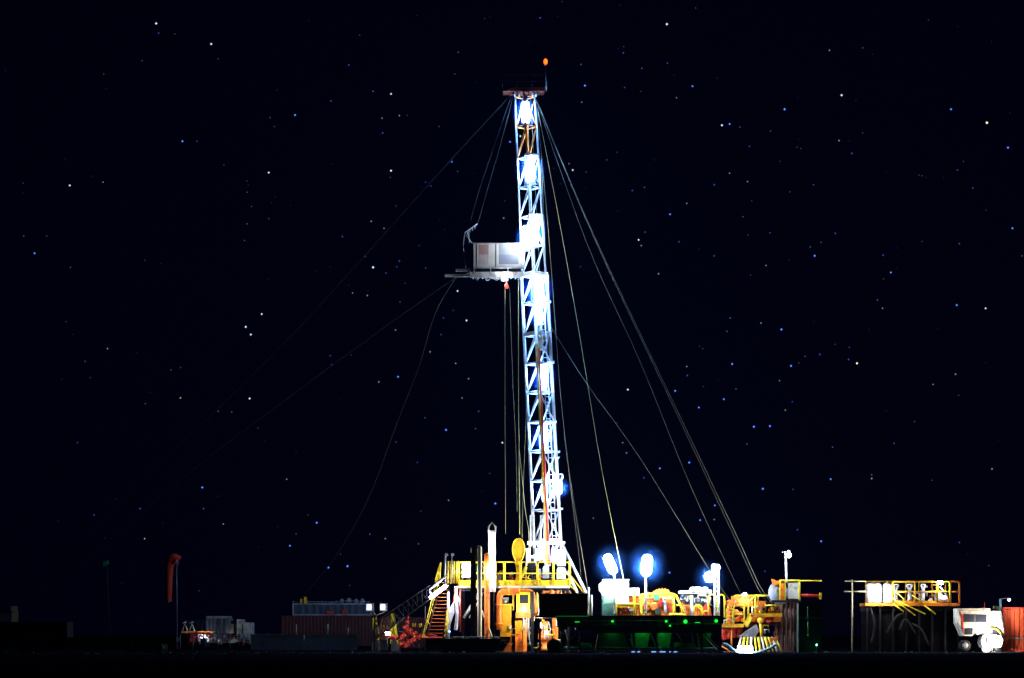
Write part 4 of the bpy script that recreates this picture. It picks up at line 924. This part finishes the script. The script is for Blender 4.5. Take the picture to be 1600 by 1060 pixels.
q = MB().lathe(W(1454, 939, 86), [(.05, -.2), (.22, -.1), (.22, .1), (.05, .2)], 10, 'x'); q.bar(W(1468, 916, 86.3), W(1480, 932, 86.3), .08); q.build('motor', 'cream', t)
for k, (x0, x1, lab) in enumerate(((1353.5, 1377.5, 'wide glaring white tank at the left of the railed platform'), (1379.5, 1394, 'narrow glaring white tank beside the wide one on the platform'))):
    cx = (x0+x1)/2; r = (x1-x0)/2*PM(86); p = W(cx, 942, 86.6)
    t = thing('white_tank', lab, 'tank', p, 'white tanks on the railed platform')
    H = W(0, 911, 86).z - W(0, 942, 86).z
    MB().lathe(p, [(r*.9, 0), (r, .06), (r, H-.22), (r*.85, H-.06), (r*.3, H+.02)], 24).build('shell', 'white', t)
    MB().lathe(p, [(r*.12, H+.03), (r*.12, H+.14)], 10).build('cap', 'yellow', t)
    lamp_tube(t, W(cx, 936, 84.6), W(cx, 918, 84.6), .07, G_small, 'fill_light', 'cream', False)  # lamp added before each tank to whiten its front
t = thing('platform_floodlight', 'cool floodlight on the top rail at the platform right end', 'floodlight', W(1468, 909, 85.2))
MB().bar(W(1462, 909, 85.4), W(1474, 909, 85.4), .05).build('bracket', 'steel', t)
lamp_tube(t, W(1464, 911, 85.1), W(1474, 911, 85.1), .12, G_small, 'lamp_head', 'steel', False)

# ---------------------------------------------------------------- truck and red container at the right edge
tr = thing('box_truck', 'white service truck with long side window and glaring headlight', 'truck', W(1530, 1019, 84))
DK = 83.0
MB().pprism([(1497.5, 951), (1547.5, 951), (1547.5, 994), (1528, 993), (1523, 989), (1519, 994), (1507, 994), (1502, 982), (1498, 974)], DK, 2.3).build('body', 'cream', tr)
MB().pbox(1505, 1542, 960.5, 972.5, DK-.03, .028).build('side_window', 'glass', tr)
MB().pbox(1507.5, 1520, 982, 992, DK-.03, .028).build('lower_window', 'glass', tr)
MB().pprism([(1498.5, 957), (1500, 955.5), (1505, 963), (1506, 990), (1503.5, 984), (1503, 966)], DK-.05, .045).build('red_stripe', 'red', tr)
MB().pprism([(1548, 1000), (1548, 956), (1565, 956), (1567, 975), (1569, 990), (1569, 1003)], DK+.1, 2.1).build('cab', 'grey', tr)
q = MB()
for x in (1512, 1526, 1543.5): q.pbox(x, x+.5, 974, 981, DK-.012, .012)
q.pbox(1498, 1547, 953.6, 954.4, DK-.03, .03); q.pbox(1506, 1547, 974.2, 974.8, DK-.02, .02); q.pbox(1523, 1523.8, 960, 973, DK-.04, .04); q.build('trim', 'grey', tr)
MB().bar(W(1564, 966, DK-.1), W(1567, 966, DK-.4), .02).pbox(1566, 1569, 963, 972, DK-.5, .06).build('mirror', 'dark', tr)
MB().pbox(1549, 1563.5, 955, 958.5, DK, 2.2).build('cab_roof', 'white', tr)
q = MB().path(smooth([W(1547, 982, DK-.05), W(1556, 983, DK-.05), W(1562, 988, DK-.05), W(1565, 993, DK-.05)]), .07, 8); q.build('fender', 'yellow', tr)
MB().pbox(1551, 1563, 984, 992, DK-.02, .1).build('cab_window', 'glass', tr)
MB().pprism([(1535, 995), (1538, 992), (1564, 993), (1567, 1000), (1565, 1011), (1536, 1012), (1533, 1004)], DK-.5, 1.6).build('bonnet', 'white', tr)
for x, y, r in ((1541, 1013.5, .38), (1508, 1009, .5), (1558, 1010.5, .5)):
    p = W(x, y, DK-.35 if x == 1541 else DK)
    wl = MB().lathe(p, [(r*.6, 0), (r, .03), (r, .22), (r*.6, .26)], 20, 'y').build('wheel', 'rubber' if x != 1541 else 'cream', tr)
    MB().lathe(p + Vector((0, -.02, 0)), [(r*.2, 0), (r*.55, .0), (r*.55, .1), (r*.2, .1)], 16, 'y').build('rim', 'steel', wl)
MB().lathe(W(1560, 1003, DK-.62), [(.1, 0), (.16, .03), (.18, .1)], 14, 'y').build('headlight', 'glass', tr)
q = MB().bar(W(1538, 951, DK+1), W(1538.5, 941, DK+1), .03); q.build('antenna', 'red', tr)
q = MB().pbox(1553, 1558, 947, 951, DK+.5, .4); q.pbox(1559, 1564, 948, 953, DK+.6, .3); q.build('roof_lamp', 'tan', tr)
t = thing('ground_floodlight', 'glaring wide floodlight on the ground before the truck bonnet', 'floodlight', W(1550, 1020, 81.6))
MB().bar(W(1550, 1021, 81.6), W(1550, 1008, 81.6), .06).pbox(1545, 1555, 1019, 1021.5, 81.4, .5).build('stand', 'steel', t)
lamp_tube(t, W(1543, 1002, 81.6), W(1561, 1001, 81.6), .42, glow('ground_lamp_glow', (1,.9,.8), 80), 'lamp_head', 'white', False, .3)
t = thing('lamp_post', 'short bluish lamp post with side arm behind the red container', 'lamp post', W(1563, 1019, 85), 'lamp posts among the mud tanks')
MB().bar(W(1563, 1019, 85), W(1563, 936, 85), .1, 8).build('pole', 'bluehose', t); MB().bar(W(1563, 936, 85), W(1576, 935, 85), .03).build('arm', 'steel', t)
MB().rbox(W(1577, 936, 83.6), .12, .1, .06).build('lamp_head', 'white', t); MB().bar(W(1576, 935, 85), W(1577, 935.5, 83.6), .03).build('arm', 'steel', t)
MB().rbox(W(1577, 938.2, 83.6), .09, .08, .03).build('bulb', glow('edge_bulb_glow', (.8, .9, 1), 110), t)
rc = thing('red_container', 'bright red corrugated container cut by the right edge of the picture', 'container', Vector((GX(1567, 84.5), 84.5, 0)))
def rotbuild(mb, name, m, ang, piv):
    for v in mb.v:
        d_ = v - piv; v.x = piv.x + d_.x*math.cos(ang) - d_.y*math.sin(ang); v.y = piv.y + d_.x*math.sin(ang) + d_.y*math.cos(ang)
    return mb.build(name, m, rc)
pv = Vector((GX(1567, 84.5), 84.5, 0)); x0 = pv.x
rotbuild(MB().prismz(corr_outline(x0+.06, x0+5.94, 84.55, 86.8, .38, .07), .15, 3.72), 'body', mat('bright_red_paint', (.68, .085, .02), .5, 0, .3, 1.2), R(-14), pv)
q = MB()
for x in (x0, x0+5.86): q.box(x, x+.14, 84.5, 84.64, .0, 3.85)
q.box(x0+.14, x0+5.86, 84.51, 84.62, .003, .15); q.box(x0+.14, x0+5.86, 84.51, 84.62, 3.72, 3.85); q.box(x0, x0+.14, 86.7, 86.84, 0, 3.85); rotbuild(q, 'frame', 'red', R(-14), pv)
rotbuild(MB().box(x0+.2, x0+5.8, 84.4, 84.49, 1.12, 1.22), 'rub_rail', 'grey', R(-14), pv)

# ---------------------------------------------------------------- left background yard
container('grey_container', 'grey ribbed half-height container stacked on the dark red one', 457, 581, 943, 961.8, 124, 4, 'slate', 'grey', .7)
container('dark_red_container', 'long dark red container under the grey half-height one', 440, 583, 962, 1009.6, 124, 5, 'darkred', pitch=.35)
t = thing('container_fittings', 'orange warning boxes bolted to the front of the grey container', 'boxes', W(535, 957, 123.5))
MB().pbox(510, 521, 955, 959.5, 123.7, .25).build('warning_box', 'red', t); MB().pbox(534, 543, 954, 960, 123.7, .25).build('warning_box', 'red', t)
MB().pbox(469, 472, 936, 942.9, 123.7, .4).build('bollard', 'amber', t); MB().pbox(475, 479, 933, 942.9, 123.7, .4).build('bollard', 'amber', t)
for x, lab in ((577.5, 'square white floodlight on a low stand, left one of a pair'), (599, 'square white floodlight on a low stand, right one of a pair')):
    D = 90
    t = thing('yard_floodlight', lab, 'floodlight', W(x, 1017, D), 'pair of square yard floodlights')
    MB().rbox(W(x, 949, D), .32, .12, .36, R(-15)).build('housing', 'cream', t)
    MB().rbox(W(x, 949, D) + Vector((-.04, -.14, 0)), .22, .01, .26, R(-15)).build('glass_face', glow('yard_face_glow', (.6, .7, 1.0), .6), t)
    MB().path([W(x+4, 955, D), W(588, 962, D+.1), W(588.5, 1017, D+.1)], .05, 6).build('stand', 'cream', t)
o = MB()
for i in range(9): x0_, x1_ = 392+i*18.5, 392+(i+1)*18.5-.6; o.pbox(x0_, x1_, 994, 1016, 98, .12)
o.pbox(391, 560, 991.6, 993.9, 97.9, 1.2); o = o.build('low_tank', 'slate', base=W(475, 1016, 98)); tag(o, 'long low blue-grey panelled tank on the ground before the containers', 'tank')
for x, y0, y1 in ((463, 976, 988), (512, 976, 988), (544, 981, 989), (475, 993, 998)):
    p = MB().bar(W(x, y1+4, 97.6), W(x, y0, 97.6), .05); p.build('post', 'cream', o)
o = MB().path([W(362, 1024, 72.5), W(460, 1024.5, 72.5), W(585, 1023.5, 73)], .06, 6).build('ground_pipe', 'tan', base=W(470, 1025, 72.5)); tag(o, 'thin tan pipe lying along the ground at the far left yard', 'pipe')
t = thing('yard_cabin', 'pale cabin with corrugated wall and open porch at the left yard', 'cabin', W(350, 1014, 108))
MB().prismz(corr_outline(GX(322, 108), GX(356, 108), 108, 110.4, .35), W(0, 1005, 108).z, W(0, 965, 108).z).build('body', 'grey', t)
q = MB().pbox(322, 332, 963, 967, 107.9, 2.4); q.pbox(334, 353, 963, 966.5, 107.9, 2.4); q.build('roof', 'cream', t)
q = MB()
for x in (346, 353): q.pbox(x, x+1.1, 966, 988, 107.7, .1)
q.path(smooth([W(354, 966, 107.7), W(360, 964, 107.7), W(363, 970, 107.7)]), .08, 6); q.build('porch_post', 'cream', t)
t = thing('stores_box', 'cream storage box with dark doorway at the right of the left yard', 'storage box', W(384, 1014, 106))
q = MB().pbox(380, 393, 973, 1004, 106, 2.4); q.pbox(370, 378.5, 968, 1003, 106.2, 2.4); q.pbox(354, 365, 975, 990, 106.4, 1); q.build('wall', 'cream', t)
q = MB().pprism([(357, 1005), (366, 996), (371, 1003), (366, 1005)], 105.8, .3); q.build('canopy', 'cream', t)
MB().pbox(366, 369.8, 975, 1003, 106.6, 1.2).build('doorway', 'dark', t)
t = thing('pipe_rack', 'red beam rack with small white trestles at the far left yard', 'rack', W(308, 1014, 104))
q = MB().pbox(283, 304, 986.5, 989.5, 104, .4); q.pbox(307, 334, 986.5, 989.5, 104, .4); q.build('beam', 'orange', t)
q = MB()
for x in (289, 300): q.path([W(x-4, 986, 104.1), W(x, 975, 104.1), W(x+4, 986, 104.1)], .07, 6); q.bar(W(x-4, 974, 104.1), W(x+2, 972, 104.1), .07)
q.build('trestle', 'cream', t)
q = MB()
for x in (297, 303, 307): q.bar(W(x, 1005, 104), W(x+2, 990, 104), .06)
q.bar(W(296, 1001, 104), W(309, 1001, 104), .05); q.build('leg', 'red', t)
container('slate_container', 'slate ribbed container behind the red beam rack', 291, 322, 969, 1011, 112, 3, 'slate', pitch=.4)
q = thing('yard_fence', 'thin dark rail fence in front of the left yard', 'fence', W(420, 1015, 97))
for i in range(9):
    x = 282 + i*19.5; MB().bar(W(x, 1015, 99), W(x, 990, 99), .028, 5).build('post', 'grey', q)
MB().bar(W(282, 991, 99), W(438, 991, 99), .022, 5).build('rail', 'slate', q)
t = thing('red_fittings', 'row of small red fittings on the ground between yard cabin and tank', 'fittings', W(410, 1010, 104))
for x in (386, 391, 400, 407, 418, 424, 430, 436): MB().lathe(W(x, 1001, 104), [(.05, -.15), (.2, -.1), (.2, .12), (.05, .2)], 8).build('fitting', 'red', t)
yl = thing('yard_light', 'small white work light standing in front of the yard cabin', 'work light', W(319.5, 1013, 103))
MB().bar(W(319.5, 1013, 103), W(319.5, 997, 103), .03).build('stand', 'dark', yl); lamp_tube(yl, W(319.5, 995.5, 103), W(319.5, 993.5, 103), .10, G_small, 'lamp_head', 'steel', False)
# loose stones and scraps that catch the light
q = MB(); rs = random.Random(11)
for i in range(420):
    D = rs.choice((rs.uniform(60, 84), rs.uniform(-20, 84))); x = rs.uniform(-46, 50); r = rs.uniform(.03, .09) * (1.6 if rs.random() < .06 else 1)
    c = Vector((x, D, -.02)); b = len(q.v); k = 6
    for h, m_ in ((0, 1.0), (.55, .8)):
        for j in range(k): a = 2*math.pi*j/k; rr_ = r*m_*rs.uniform(.7, 1.2); q.v.append(c + Vector((rr_*1.5*math.cos(a), rr_*math.sin(a), h*r*1.4)))
    q.v.append(c + Vector((0, 0, r*1.1)))
    for j in range(k): q._f([b+j, b+(j+1) % k, b+k+(j+1) % k, b+k+j]); q._f([b+k+j, b+k+(j+1) % k, b+2*k])
o = q.build('loose_stones', mat('pale_stone', (.16, .14, .11), .9, 0, .4, 5)); o['kind'] = 'stuff'
t = thing('debris_skip', 'rust brown tipped skip between the two yellow stands', 'skip', W(598, 1016, 92))
MB().pprism([(590, 985), (596, 968), (608, 962), (611, 985), (604, 1000), (592, 1000)], 92, 1.4).build('body', 'brown', t)
q = MB()
for x in (592, 597, 602): q.bar(W(x, 1000, 91.8), W(x+5, 968, 91.8), .05)
q.build('rib', 'orange', t); MB().pbox(592, 606, 1000.1, 1016, 92.2, 1).build('base', 'dark', t)
t = thing('fittings_basket', 'grey steel basket of fittings on the grey container roof', 'basket', W(540, 943, 125))
q = MB()
for k in range(22): x = 458 + k*5.6; q.bar(W(x, 943, 124.2), W(x, 939+(k*7 % 4), 124.2), .035)
q.path([W(458, 940, 124.2), W(520, 941, 124.2), W(545, 939, 124.2), W(578, 941, 124.2)], .035, 5); q.build('basket_rail', 'grey', t)
for x, y, r in ((534, 941, .2), (545, 940, .25), (556, 941, .2), (566, 941, .22)): MB().lathe(W(x, y+2, 125), [(r*.5, 0), (r, .05), (r, .4), (r*.4, .5)], 10).build('drum', 'steel', t)
gl = thing('tank_fill_light', 'added green fill lamp on a stake before the dark green upright tank', 'lamp', W(1274, 1021, 79))  # lamp added to bring out the green of the tank
MB().bar(W(1276, 1021, 79), W(1276, 1009, 79), .03).build('stake', 'dark', gl); lamp_tube(gl, W(1275, 1008, 79), W(1277, 1008, 79), .05, glow('tank_green_glow', (.05, 1, .4), 16), 'lamp_head', 'dark', False)
clutter_pipes(pf, 1398, 1482, 914, 938, 87.4, 16, ('yellow', 'orange', 'white', 'cream', 'steel'), 27)
yp = thing('stacked_fittings', 'low heap of pale and red pipe fittings in front of the left yard cabin', 'fittings', W(345, 1013, 103))
clutter_pipes(yp, 300, 392, 990, 1004, 103, 22, ('cream', 'white', 'steel', 'red', 'grey'), 28)
# windsock
ws = thing('windsock', 'drooping red windsock on a slim pole at the left', 'windsock', W(277, 1015, 98))
MB().bar(W(277, 1015, 98), W(276, 872, 98), .045, 8).build('pole', 'steel', ws)
ring = [W(274, 877, 98) + Vector((math.cos(a)*.1, math.sin(a)*.42, math.sin(a)*.42)) for a in [2*math.pi*i/14 for i in range(14)]]
q = MB(); pts = smooth([W(277, 877, 98), W(272, 873, 98), W(267, 876, 98), W(264.5, 888, 98), W(264, 905, 98), W(263.5, 922, 98), W(263.5, 940, 98)], 4)
q.path(pts, [.58 - .30*(i/(len(pts)-1))**.7 + .02*math.sin(i*1.9) for i in range(len(pts))], 14)
q.build('sock', 'sock', ws); MB().path([W(277, 877, 98) + Vector((.0, math.cos(a)*.5, math.sin(a)*.5)) for a in [2*math.pi*i/16 for i in range(16)]], .03, 5, closed=True).build('hoop', 'steel', ws)
t = thing('lamp_post', 'dim unlit lamp post at the far left behind the dark trailer', 'lamp post', W(168, 1013, 104), 'lamp posts among the mud tanks')
MB().path([W(172, 1013, 104), W(169, 930, 104), W(167, 884, 104)], .05, 6).build('pole', 'dkgreen', t)
q = MB().pbox(161, 165, 877, 885, 104, .4); q.pbox(165.5, 169, 876, 882, 104, .4); q.build('floodlight', 'green', t)
# dark trailer far left
t = thing('flatbed_trailer', 'unlit dark green trailer with round wheels at the far left', 'trailer', W(150, 1020, 79))
MB().pbox(-30, 105, 972, 1008, 80, 2.6).build('box', 'dark', t); MB().pbox(105.1, 275, 996, 1003, 80, 2.6).build('bed', 'dark', t)
for i in range(5): MB().pbox(17+i*15, 28+i*15, 988, 1004, 79.97, .028).build('panel', 'green', t)
for x in (40, 62, 206, 230, 252):
    wl = MB().lathe(W(x, 1012, 79.9), [(.25, 0), (.5, .02), (.5, .28), (.25, .3)], 20, 'y').build('wheel', 'rubber', t)
    MB().lathe(W(x, 1012, 79.87), [(.1, 0), (.27, 0), (.27, .05), (.1, .05)], 14, 'y').build('rim', 'green', wl)
t = thing('distant_hut', 'tiny tan hut glimpsed at the left edge above the trailer', 'hut', W(8, 1006, 140))
MB().pbox(-6, 17, 958, 1004, 140, 4).build('wall', 'slate', t); MB().pbox(17.1, 22, 947, 1004, 140.5, 2).build('chimney', 'tan', t); MB().pbox(-8, 17, 954.5, 957.9, 139.7, 4.6).build('roof', 'dark', t)

# ---------------------------------------------------------------- haze round the whole site
hz = MB().box(-720, 720, -170, 1120, -1.2, 60)
mh = bpy.data.materials.new('haze'); mh.use_nodes = True; nt = mh.node_tree; nt.nodes.clear()
pv_ = nt.nodes.new("ShaderNodeVolumePrincipled"); pv_.inputs['Color'].default_value = (.45, .6, 1.0, 1); pv_.inputs['Density'].default_value = HAZE; pv_.inputs['Anisotropy'].default_value = .3
ou = nt.nodes.new("ShaderNodeOutputMaterial"); nt.links.new(pv_.outputs[0], ou.inputs['Volume'])
o = hz.build('haze', mh); o['kind'] = 'stuff'
